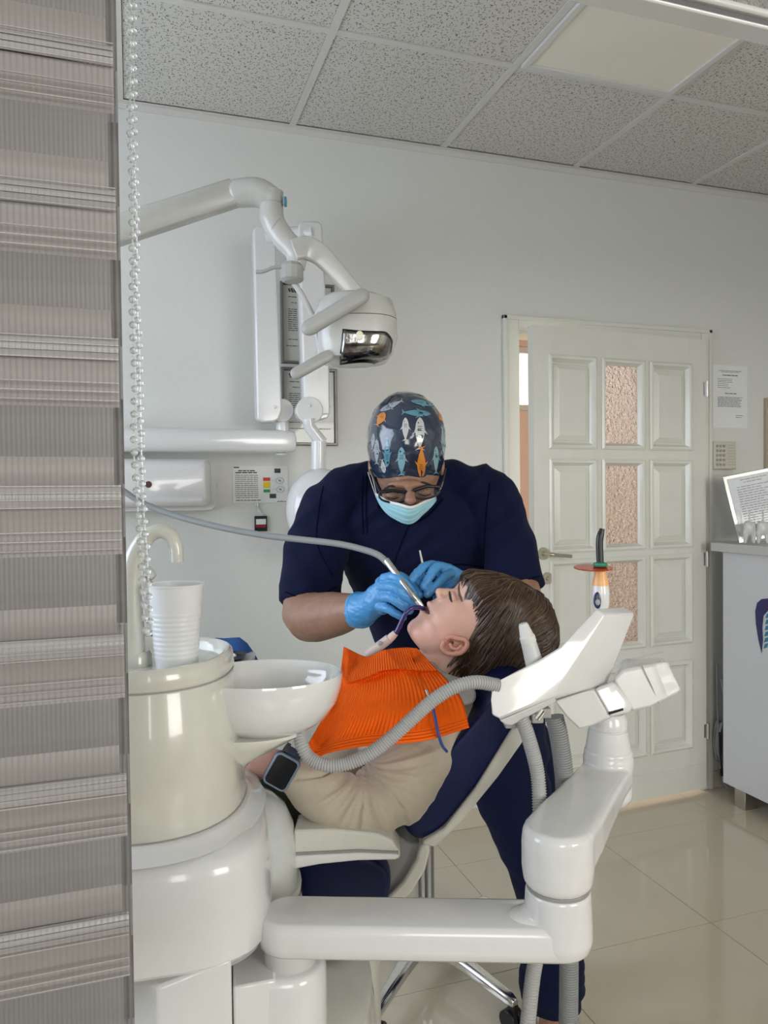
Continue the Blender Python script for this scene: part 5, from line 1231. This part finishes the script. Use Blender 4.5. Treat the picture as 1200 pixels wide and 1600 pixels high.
fm.rings([[head_pt(k, 2*math.pi*j/72) for j in range(72)] for k in ksm])
# nose, lips, neck
def HPt(k, f, s=0): return hc2 + Kv*k + Fv*f + SD*s
limb(fm, [(HPt(-.016, .0925), .0045), (HPt(-.030, .102), .0060), (HPt(-.0405, .1095), .0080)], 14, 5)
for s in (-1, 1): fm.ell(HPt(-.045, .1035, .0085*s), (Kv*.0055, Fv*.0062, SD*.0055), 12, 8)
limb(fm, [(HPt(-.069, .0995, -.016), .0030), (HPt(-.0675, .1045, 0), .0046), (HPt(-.069, .0995, .016), .0030)], 12, 5)
limb(fm, [(HPt(-.0865, .0960, -.014), .0030), (HPt(-.0868, .1005, 0), .0046), (HPt(-.0865, .0960, .014), .0030)], 12, 5)
nk0 = P(706, 1020, 1.335); limb(fm, [(P(722, 1005, 1.34), .046), (nk0, .046), (P(688, 1048, 1.33), .048), (P(672, 1085, 1.33), .055)], 24)
# left forearm and hand lying in the lap, shoulders and trunk under the sweater
trunk(fm, [(P(672, 1085, 1.335), .045, .06), (P(640, 1140, 1.32), .06, .09), (P(555, 1245, 1.30), .05, .08)])
limb(fm, [(P(672, 1100, 1.32), .04), (P(690, 1140, 1.20), .032)])
limb(fm, [(P(690, 1140, 1.20), .036), (P(585, 1255, 1.13), .032), (P(505, 1238, 1.115), .027), (P(445, 1203, 1.115), .021), (P(428, 1194, 1.12), .022), (P(408, 1192, 1.13), .023)])
for k, (dx, dy, dd_) in enumerate([(-40, 2, 0), (-42, 10, .01), (-40, 18, .02), (-34, 26, .03)]):
    limb(fm, [(P(408, 1190+6*k, 1.15+.012*k), .009), (P(408+dx*.55, 1190+6*k+dy*.5, 1.148+.012*k), .0082), (P(408+dx, 1192+6*k+dy, 1.155+.012*k), .0066)], 10, 3)
limb(fm, [(P(420, 1190, 1.13), .009), (P(404, 1178, 1.13), .008), (P(390, 1176, 1.135), .007)], 10, 3)
chb = blob(fm, .0026, 3, sfac=.5).build('body', M_skinb, ch, smooth=80)
bch = bvh_of(chb)
# mouth opening, nostril, eye, eyebrow, lips tint
MB().ell(HPt(-.0775, .0925, 0), (Kv*.0050, Fv*.012, SD*.020), 18, 10).build('mouth', mat('mouth_dark', (.09, .02, .02), .4), ch, smooth=80)
MB().ell(HPt(-.0475, .1040, .0060), (Kv*.0022, Fv*.0035, SD*.0026), 10, 8).build('nostril', mat('nostril', (.12, .03, .02), .6), ch)
lash = [hit(bch, x, y, .0005) for x, y in [(703, 919), (702, 924), (703, 930), (704, 936), (706, 941)]]
lash = [p for p in lash if p]
if len(lash) > 2: MB().tube(lash, [.0010]+[.0019]*(len(lash)-2)+[.0009], 8).build('eyelashes', mat('lash', (.03, .02, .018), .8), ch)
lid = [hit(bch, x, y, -.0008) for x, y in [(706, 918), (707, 925), (709, 932), (710, 939)]]
lid = [p for p in lid if p]
if len(lid) > 2: MB().tube(lid, [.0025, .0042, .0042, .0025][:len(lid)], 10).build('eyelid', M_skinb, ch, smooth=80)
eb = [hit(bch, x, y, .0002) for x, y in [(718, 912), (717, 920), (718, 930), (722, 940)]]; eb = [p for p in eb if p]
if len(eb) > 2: MB().tube(eb, [.0014]+[.0022]*(len(eb)-2)+[.0010], 8).build('eyebrow', mat('child_brow', (.14, .08, .05), .8), ch)
for a_ in ([(669, 934), (667, 939), (666, 944)], [(652, 950), (656, 953), (661, 955)]):
    lp3 = [hit(bch, x, y, -.0004) for x, y in a_]; lp3 = [p for p in lp3 if p]
    if len(lp3) > 2: MB().tube(lp3, [.0020, .0028, .0016], 8).build('lip', M_lip, ch, smooth=80)
# ear
ec = P(709, 1008, 1.272)
er = MB(); out_ = [(694, 1002, 1.270), (691, 1012, 1.270), (698, 1020, 1.268), (710, 1022, 1.264), (722, 1019, 1.262), (730, 1008, 1.262), (727, 1000, 1.263), (716, 998, 1.266), (706, 995, 1.270), (697, 998, 1.272)]
er.tube(catmull([tuple(P(*q)) for q in out_], 5), .0042, 12)
er.ell(P(710, 1009, 1.275), (HR*.0195, HF*.006, Z*.0125), 20, 12)
er.tube(catmull([tuple(P(*q)) for q in [(703, 1004, 1.266), (706, 1012, 1.264), (715, 1014, 1.262), (722, 1008, 1.262)]], 4), .0030, 10)
limb(er, [(P(695, 1005, 1.275), .0055), (P(696, 1014, 1.275), .006)], 12, 3)
er.ell(P(712, 1008, 1.290), (HR*.015, HF*.02, Z*.011), 16, 10)
blob(er, .0016, 2, sfac=.5).build('ear', M_ear, ch, smooth=80)
MB().ell(P(705, 1004, 1.2665), (HR*.0048, HF*.003, Z*.0032), 12, 8).build('ear_canal', mat('ear_shadow', (.14, .045, .03), .6), ch)
# hair: shell and strands
M_hair = mat('hair_brown', (.060, .036, .022), .42, var=.35, scale=90, stretch=(1, 1, 1), bump=.4, spec=.5)
M_hairl = mat('hair_brown_light', (.13, .085, .052), .38, var=.3, scale=120)
kl = [-.125, -.108, -.092, -.080, -.076, -.072, -.055, -.045, -.025, .000, .012, .030, .10]
fl_ = [-.004, -.002, .002, .010, .052, .058, .060, .066, .079, .094, .100, .20, .20]
def hair_f(k): return float(np.interp(k, kl, fl_))
ks_ = [-.112, -.098, -.085, -.07, -.05, -.03, -.01, .01, .03, .05, .07, .085, .096, .102]
bks = [-.052, -.074, -.084, -.090, -.095, -.099, -.104, -.108, -.110, -.106, -.093, -.073, -.050, -.034]
frs = [.002, .012, .028, .040, .055, .072, .088, .101, .096, .077, .052, .028, .000, -.016]
hws = [.044, .058, .066, .071, .075, .0775, .079, .080, .0795, .077, .068, .052, .030, .010]
def hair_pt(k, t, lift=0):
    bk = float(np.interp(k, ks_, bks)); fr_ = float(np.interp(k, ks_, frs)); hw = float(np.interp(k, ks_, hws)); mid = (fr_+bk)/2; c_, s_ = math.cos(t), math.sin(t)
    f = mid + (fr_-mid+lift)*math.copysign(abs(c_)**.9, c_); s = (hw+lift)*math.copysign(abs(s_)**.95, s_)
    return k, f, s
hm_ = MB(); NT = 84; kk = list(np.linspace(-.112, .102, 70)); grid_ = []
for k in kk:
    grid_.append([])
    for j in range(NT):
        k1, f1, s1 = hair_pt(k, 2*math.pi*j/NT); p = HPt(k1, f1, s1); n_ = (p-hc2).normalized()
        p = p + n_*(.004*noise.noise(Vector((f1*60, k1*22, s1*60))) + .002*noise.noise(p*160)); grid_[-1].append((p, f1, k1))
vid = {}
def gv(i, j):
    j %= NT
    if (i, j) not in vid: vid[(i, j)] = len(hm_.v); hm_.v.append(grid_[i][j][0])
    return vid[(i, j)]
for i in range(len(kk)-1):
    for j in range(NT):
        cs_ = [grid_[a][b % NT] for a, b in ((i, j), (i, j+1), (i+1, j+1), (i+1, j))]
        if all(q[1] < hair_f(q[2]) + .004*noise.noise(q[0]*80) for q in cs_): hm_.f.append((gv(i, j), gv(i, j+1), gv(i+1, j+1), gv(i+1, j)))
hair = hm_.build('hair', M_hair, ch, smooth=80)
# locks: clumps of tapered strands combed from the crown towards the face and the nape
rn = random.Random(11)
def on_shell(p, lift):
    q = p-hc2; kq, fq, sq = q.dot(Kv), q.dot(Fv), q.dot(SD); kc = max(-.110, min(.098, kq))
    bk = float(np.interp(kc, ks_, bks)); fr_ = float(np.interp(kc, ks_, frs)); hw = float(np.interp(kc, ks_, hws)); mid = (fr_+bk)/2
    rr = math.hypot((fq-mid)/(fr_-mid), sq/hw)
    if rr < 1e-3: return p, kq, fq
    sc = (1 + lift/.075)/rr; fq = mid+(fq-mid)*sc; sq = sq*sc; return HPt(kq, fq, sq), kq, fq
def strands(n_, m, name, rad, seed):
    rn = random.Random(seed); mb = MB(); cnt = 0
    while cnt < n_:
        k = rn.uniform(-.09, .098) if rn.random() < .75 else rn.uniform(.03, .098); t = rn.uniform(0, 2*math.pi)
        k1, f1, s1 = hair_pt(k, t, .001)
        if f1 > hair_f(k1)-.004 or (s1 < -.035 and rn.random() < .8): continue
        p = HPt(k1, f1, s1); L = rn.uniform(.035, .080); pts_ = []; v = None; lift0 = rn.uniform(.001, .005)
        for i in range(11):
            pts_.append(p)
            n_v = (p-hc2).normalized(); kx = (p-hc2).dot(Kv)
            part = -Kv*1.0 - Z*.55 + Fv*(.35 if kx > .02 else -.10) + Vector(noise.noise_vector(p*17))*.75
            tg_ = (part - n_v*part.dot(n_v)); tg_.normalize(); v = tg_ if v is None else (v*.55+tg_*.45).normalized()
            p = p + v*(L/10); lift = lift0*(1-.3*i/10) + .003*noise.noise(p*35)
            p, kq, fq = on_shell(p, lift)
            if fq > hair_f(kq) + .006*noise.noise(p*90) and i > 1: pts_.append(p); break
        n2 = len(pts_)
        if n2 < 4: continue
        rs_ = [rad*max(.12, math.sin(math.pi*min(.97, (i+.6)/(n2+.2)))**.6) for i in range(n2)]
        for q in range(3):
            o_ = Vector((rn.uniform(-1, 1), rn.uniform(-1, 1), rn.uniform(-1, 1)))*.0016
            mb.tube([x+o_*(1-.8*i/n2) for i, x in enumerate(pts_)], rs_, 4, cap=False)
        cnt += 1
    return mb.build(name, m, hair, smooth=60, kind='stuff')
strands(2100, M_hair, 'strand', .0010, 5); strands(700, M_hairl, 'strand', .0007, 6)
# loose ends over the headrest at the right and at the nape
lk = MB()
for i in range(420):
    t = rn.random(); a_ = (lerp(775, 838, t)+rn.uniform(-8, 8), lerp(925, 990, t)+rn.uniform(0, 40)); d0 = rn.uniform(1.27, 1.37)
    p0 = P(a_[0], a_[1], d0); p1 = P(min(862, a_[0]+rn.uniform(12, 34)), a_[1]+rn.uniform(14, 40), d0+.01)
    dv = p1-p0; pts_ = [p0 + dv*s + Z*(.006*math.sin(math.pi*s)) + Vector(noise.noise_vector(p0*40+dv*s*2))*.002 for s in (0, .25, .5, .75, 1)]; lk.tube(pts_, [.0010, .0012, .0011, .0008, .0003], 4, cap=False)
for i in range(420):
    a_ = (rn.uniform(715, 800), rn.uniform(1015, 1045)); d0 = rn.uniform(1.268, 1.33)
    p0 = P(a_[0], a_[1], d0); p1 = P(a_[0]-rn.uniform(-6, 26), min(1062, a_[1]+rn.uniform(10, 26)), d0+.004); dv = p1-p0
    pts_ = [p0 + dv*s + Vector(noise.noise_vector(p0*40+dv*s*2))*.002 for s in (0, .33, .66, 1)]; lk.tube(pts_, [.0011, .0013, .0010, .0003], 4, cap=False)
lk.build('loose_locks', M_hair, hair, smooth=60, kind='stuff')
# sweater: trunk and left sleeve
M_sweat = mat('beige_jersey', (.42, .37, .285), .85, bump=.25, scale=500, var=.05, sheen=.3)
sw_ = MB()
trunk(sw_, [(P(672, 1082, 1.335), .060, .080), (P(658, 1105, 1.335), .080, .110), (P(625, 1158, 1.335), .085, .108), (P(582, 1215, 1.330), .080, .100), (P(560, 1248, 1.32), .078, .100), (P(545, 1268, 1.315), .074, .10)])
sw_.ell(P(522, 1212, 1.275), (HR*.065, HF*.09, Z*.055), 20, 12)
def sweat_fn(p, n):
    q = p-P(572, 1214, 1.09); r_ = q.length; ang = math.atan2(q.dot(Z), q.dot(HR))
    ridge = 1-abs(noise.noise(Vector((ang*3.0, r_*4, 2))))*2.2; r2 = 1-abs(noise.noise(Vector((ang*6, r_*7, 7))))*2.4
    return p + n*(.0090*(ridge-.5)*math.exp(-(r_/.105)**2)*min(1, r_/.055)**1.5 + .0030*(r2-.5)*math.exp(-(r_/.11)**2)*min(1, r_/.055)**1.5 + .0035*noise.noise(p*16) + .0018*noise.noise(p*42))
blob(sw_, .0036, 3, fn=sweat_fn).build('sweater', M_sweat, ch, smooth=80)
sl_ = MB()
sleeve(sl_, [(P(700, 1118, 1.235), .050), (P(688, 1142, 1.215), .056), (P(658, 1180, 1.185), .056), (P(625, 1222, 1.155), .055), (P(600, 1250, 1.135), .052)])
sl_.ell(P(598, 1250, 1.135), (HR*.050, HF*.047, Z*.045), 20, 12); sl_.ell(P(700, 1118, 1.235), (HR*.05, HF*.05, Z*.05), 20, 12)
sleeve(sl_, [(P(604, 1256, 1.13), .044), (P(570, 1264, 1.12), .046), (P(530, 1256, 1.115), .042), (P(495, 1238, 1.11), .037), (P(468, 1219, 1.11), .031), (P(455, 1209, 1.112), .027)])
blob(sl_, .0030, 2, fn=sweat_fn).build('sleeve', M_sweat, ch, smooth=80)
MB().tube(catmull([tuple(P(*q)) for q in [(660, 1020, 1.36), (680, 1050, 1.27), (700, 1062, 1.25), (722, 1070, 1.24), (730, 1085, 1.25)]], 5), .009, 12).build('collar', mat('grey_collar', (.36, .36, .34), .85), ch)
# trousers (dark green)
M_green = mat('dark_green_cotton', (.030, .036, .018), .85, bump=.2, scale=400, var=.12)
tg_ = MB(); sleeve(tg_, [(P(530, 1272, 1.27), .060), (P(480, 1260, 1.25), .064), (P(420, 1240, 1.255), .062), (P(340, 1232, 1.29), .058), (P(300, 1240, 1.30), .055)])
sleeve(tg_, [(P(505, 1258, 1.38), .078), (P(455, 1240, 1.40), .072), (P(380, 1222, 1.42), .066), (P(300, 1225, 1.44), .058)])
tg_.ell(P(520, 1268, 1.31), (HR*.07, HF*.11, Z*.060), 24, 14)
blob(tg_, .005, 4, fn=wr(.004, 22, 4)).build('trousers', M_green, ch, smooth=80)
# watch on the left wrist
wt = thing('wristwatch', 'dark blue smartwatch with square black screen on the child\'s wrist', 'watch', P(437, 1206, 1.10))
cw = P(440, 1205, 1.084); wu = (HR*.50 + Z*.866 ).normalized(); wv = (HR*.866 - Z*.5).normalized(); wn = -HF
tl_ = R(18); 
def rr2(c_, hw, hh_, r_, n_=5):
    out = []
    for cx, cy, s in ((hw-r_, hh_-r_, 0), (-hw+r_, hh_-r_, 1), (-hw+r_, -hh_+r_, 2), (hw-r_, -hh_+r_, 3)):
        for k in range(n_+1): t = math.pi/2*(s+k/n_); out.append(c_ + wv*(cx+r_*math.cos(t)) + wu*(cy+r_*math.sin(t)))
    return out
M_wblue = mat('watch_blue', (.030, .045, .085), .4, var=.05); M_wrim = mat('watch_rim', (.20, .27, .36), .3, metal=.5)
MB().rings([rr2(cw+HF*.010, .0185, .0245, .008), rr2(cw, .020, .026, .008), rr2(cw-HF*.003, .0195, .0255, .008)]).build('case', M_wblue, wt)
MB().rings([rr2(cw-HF*.003, .0195, .0255, .008), rr2(cw-HF*.0045, .0185, .0245, .0075), rr2(cw-HF*.0045, .0165, .0225, .006), rr2(cw-HF*.003, .0165, .0225, .006)], cap=False, closed=True).build('bezel', M_wrim, wt)
MB().rings([rr2(cw-HF*.003, .0168, .0228, .006), rr2(cw-HF*.0040, .0164, .0224, .006)]).build('screen', mat('watch_screen', (.006, .007, .010), .22, spec=.3), wt)
st2 = MB(); rs = []
for k in range(-7, 8):
    t = k/7*R(165); c_ = cw + HF*.022 ; rr_ = .0255
    o_ = c_ - HF*(rr_*math.cos(t)*.9) + wu*(rr_*math.sin(t)*1.08)
    nn_ = (o_-c_).normalized(); rs.append([o_+wv*x+nn_*y for x, y in ((-.012, 0), (-.012, .0025), (.012, .0025), (.012, 0))])
st2.rings(rs); st2.build('strap', M_wblue, wt)
for k in (1, 2, 3, 4, 5): MB().cyl(cw+wu*(.0265+.0015*k)-HF*(.002-.0035*k)-wv*.006, cw+wu*(.0265+.0015*k)-HF*(.002-.0035*k)-wv*.012, .0018, n=8).build('strap_hole', M_black, wt)
# ---------------------------------------------------------------- bib
Lf = [(537, 1010, 1.30), (534, 1035, 1.27), (528, 1070, 1.21), (505, 1120, 1.14), (478, 1168, 1.085)]
Rt = [(652, 1013, 1.275), (672, 1035, 1.235), (698, 1062, 1.185), (722, 1094, 1.14), (733, 1137, 1.112)]
def cv(lst, t, cache={}):
    key = id(lst)
    if key not in cache: cache[key] = np.array(catmull([tuple(q) for q in lst], 12))
    c_ = cache[key]; x = t*(len(c_)-1); i = min(int(x), len(c_)-2); return c_[i]*(1-(x-i)) + c_[i+1]*(x-i)
Tp = [(537, 1010, 1.30), (556, 1020, 1.295), (575, 1026, 1.29), (600, 1016, 1.30), (630, 1012, 1.295), (652, 1013, 1.275)]
Bt = [(478, 1168, 1.085), (488, 1186, 1.078), (515, 1176, 1.075), (560, 1167, 1.08), (610, 1163, 1.075), (670, 1156, 1.085), (733, 1137, 1.112)]
NU, NV = 90, 80; rows_ = []
for i in range(NV):
    v = i/(NV-1); row = []
    for j in range(NU):
        u = j/(NU-1); c_ = (1-v)*cv(Tp, u) + v*cv(Bt, u) + (1-u)*cv(Lf, v) + u*cv(Rt, v) - ((1-u)*(1-v)*cv(Tp, 0) + u*(1-v)*cv(Tp, 1) + (1-u)*v*cv(Bt, 0) + u*v*cv(Bt, 1))
        d_ = c_[2] - .030*math.sin(math.pi*u)*math.sin(math.pi*min(1, v*1.15)) 
        # creases: a horizontal fold, a diagonal fold, dents
        vf = .34+.05*math.sin(u*6+1); fold = (-.030*(v/vf)**1.5 if v < vf else -.030*math.exp(-(v-vf)/.022))*(1-.5*abs(2*u-1)) + .006*math.sin(v*30+u*11)*max(0, .4-v) 
        ud = .62+.35*v; diag = (-.022*(u/ud)**4 if u < ud else -.022*math.exp(-(u-ud)/.03))*max(0, 1-v*1.3)
        dent = .010*math.exp(-(((u-.22)/.07)**2 + ((v-.10)/.10)**2)) - .008*math.exp(-(((u-.12)/.05)**2 + ((v-.2)/.14)**2))
        sm = .004*noise.noise(Vector((u*5, v*5, 1))) + .0022*noise.noise(Vector((u*13+v*5, v*11, 4)))
        row.append(P(float(c_[0]), float(c_[1]), float(d_ + fold + diag + dent + sm)))
    rows_.append(row)
M_bib = mat('orange_paper', (.93, .125, .003), .8, var=.04, scale=30, spec=.2)
def add_ribs(m):
    t = m.node_tree; b = t.nodes['Principled BSDF']; tc = t.nodes.new('ShaderNodeUVMap'); wv_ = t.nodes.new('ShaderNodeTexWave'); wv_.bands_direction = 'X'; wv_.inputs['Scale'].default_value = 13.5
    t.links.new(tc.outputs[0], wv_.inputs['Vector'])
    w2 = t.nodes.new('ShaderNodeTexWave'); w2.bands_direction = 'Y'; w2.inputs['Scale'].default_value = 12; t.links.new(tc.outputs[0], w2.inputs['Vector'])
    sx = t.nodes.new('ShaderNodeSeparateXYZ'); t.links.new(tc.outputs[0], sx.inputs[0]); gt = t.nodes.new('ShaderNodeMath'); gt.operation = 'GREATER_THAN'; gt.inputs[1].default_value = .91; t.links.new(sx.outputs[1], gt.inputs[0])
    mx = t.nodes.new('ShaderNodeMix'); t.links.new(gt.outputs[0], mx.inputs['Factor']); t.links.new(wv_.outputs['Fac'], mx.inputs[2]); t.links.new(w2.outputs['Fac'], mx.inputs[3])
    bp = t.nodes.new('ShaderNodeBump'); bp.inputs['Strength'].default_value = .9; bp.inputs['Distance'].default_value = .0016; t.links.new(mx.outputs[0], bp.inputs['Height']); t.links.new(bp.outputs[0], b.inputs['Normal'])
add_ribs(M_bib)
bib = MB().grid(rows_).build('paper_bib', M_bib, None, smooth=80, solid=.0009); tag(bib, 'orange ribbed paper bib draped over the child\'s chest', 'bib')
# collar flap of the bib at the neck
fr2 = []
for i in range(14):
    v = i/13; row = []
    for j in range(10):
        u = j/9; a_ = cv([(640, 1013, 1.272), (650, 1040, 1.235), (662, 1068, 1.19), (676, 1094, 1.150)], v); b_ = cv([(655, 1014, 1.285), (680, 1036, 1.24), (704, 1064, 1.19), (722, 1092, 1.145)], v)
        c_ = a_*(1-u)+b_*u; row.append(P(float(c_[0]), float(c_[1]), float(c_[2]-.014*math.sin(math.pi*u)-.006)))
    fr2.append(row)
MB().grid(fr2).build('bib_collar_fold', M_bib, bib, smooth=80, solid=.0009)
# clip and blue cord
cl2 = thing('bib_clip', 'metal bib clip with a blue cord hanging at the child\'s shoulder', 'clip', P(678, 1120, 1.10))
MB().prism([P(664, 1078, 1.125), P(668, 1077, 1.125), P(680, 1108, 1.112), P(675, 1110, 1.112)], HF*.003).build('clip', M_steel, cl2, bevel=.0008)
MB().tube(catmull([tuple(P(*q)) for q in [(677, 1108, 1.108), (681, 1128, 1.095), (686, 1150, 1.088), (691, 1165, 1.095), (698, 1174, 1.115)]], 6), .0022, 10).build('cord', mat('cord_blue', (.03, .07, .30), .45), cl2)
# ---------------------------------------------------------------- instruments in use
hp = thing('handpiece', 'steel handpiece on a long grey tube held at the child\'s mouth', 'handpiece', P(630, 920, 1.34))
hpts = [(604, 876, 1.375), (622, 900, 1.350), (640, 924, 1.335), (652, 938, 1.330)]
cc_ = catmull([tuple(P(*q)) for q in hpts], 6); n_ = len(cc_)
MB().tube(cc_, [lerp(.0068, .0052, i/(n_-1)) for i in range(n_)], 18).build('sleeve', M_chrome, hp, smooth=60)
along(P(650, 936, 1.331), P(661, 950, 1.328), [(0, .0050), (.3, .0054), (.8, .0045), (1, .003)], 16).build('head', mat('bright_steel', (.85, .85, .82), .2, metal=.7), hp)
tube_ = [(150, 738, 1.50), (190, 765, 1.50), (225, 787, 1.50), (275, 806, 1.49), (340, 823, 1.47), (410, 836, 1.45), (470, 843, 1.43), (530, 850, 1.41), (572, 860, 1.39), (592, 868, 1.38), (606, 880, 1.373)]
MB().tube(catmull([tuple(P(*q)) for q in tube_], 8), .0062, 16).build('supply_tube', mat('tube_grey', (.26, .28, .28), .35, var=.03), hp, smooth=60)
pb_ = thing('dental_probe', 'thin steel probe held upright in the glove near the child\'s nose', 'probe', P(660, 884, 1.40))
MB().tube([P(656, 860, 1.405), P(661, 884, 1.40), P(664, 898, 1.395)], [.0016, .0024, .0022], 10).build('handle', M_steel, pb_)
se = thing('saliva_ejector', 'purple saliva ejector hooked into the child\'s mouth with pinkish white handle', 'saliva ejector', P(600, 1010, 1.31))
M_pur = mat('purple_plastic', (.035, .03, .17), .2, trans=.15, coat=.4)
MB().tube(catmull([tuple(P(*q)) for q in [(662, 952, 1.325), (655, 949, 1.315), (644, 950, 1.305), (635, 957, 1.302), (628, 970, 1.303), (622, 983, 1.306), (617, 991, 1.308)]], 6), .0042, 12).build('bent_tip', M_pur, se, smooth=60)
along(P(618, 989, 1.308), P(607, 1000, 1.310), [(0, .0058), (.5, .0072), (1, .0070)], 18).build('collar', mat('pinkish_white', (.66, .52, .47), .35), se)
along(P(608, 998, 1.310), P(574, 1024, 1.318), [(0, .0085), (.5, .0088), (1, .0095)], 20).build('handle', mat('pinkish_grey', (.56, .48, .44), .4), se)
MB().ell(P(594, 1005, 1.302), (HR*.004, HF*.003, Z*.004), 12, 8).build('lever', M_grey, se)
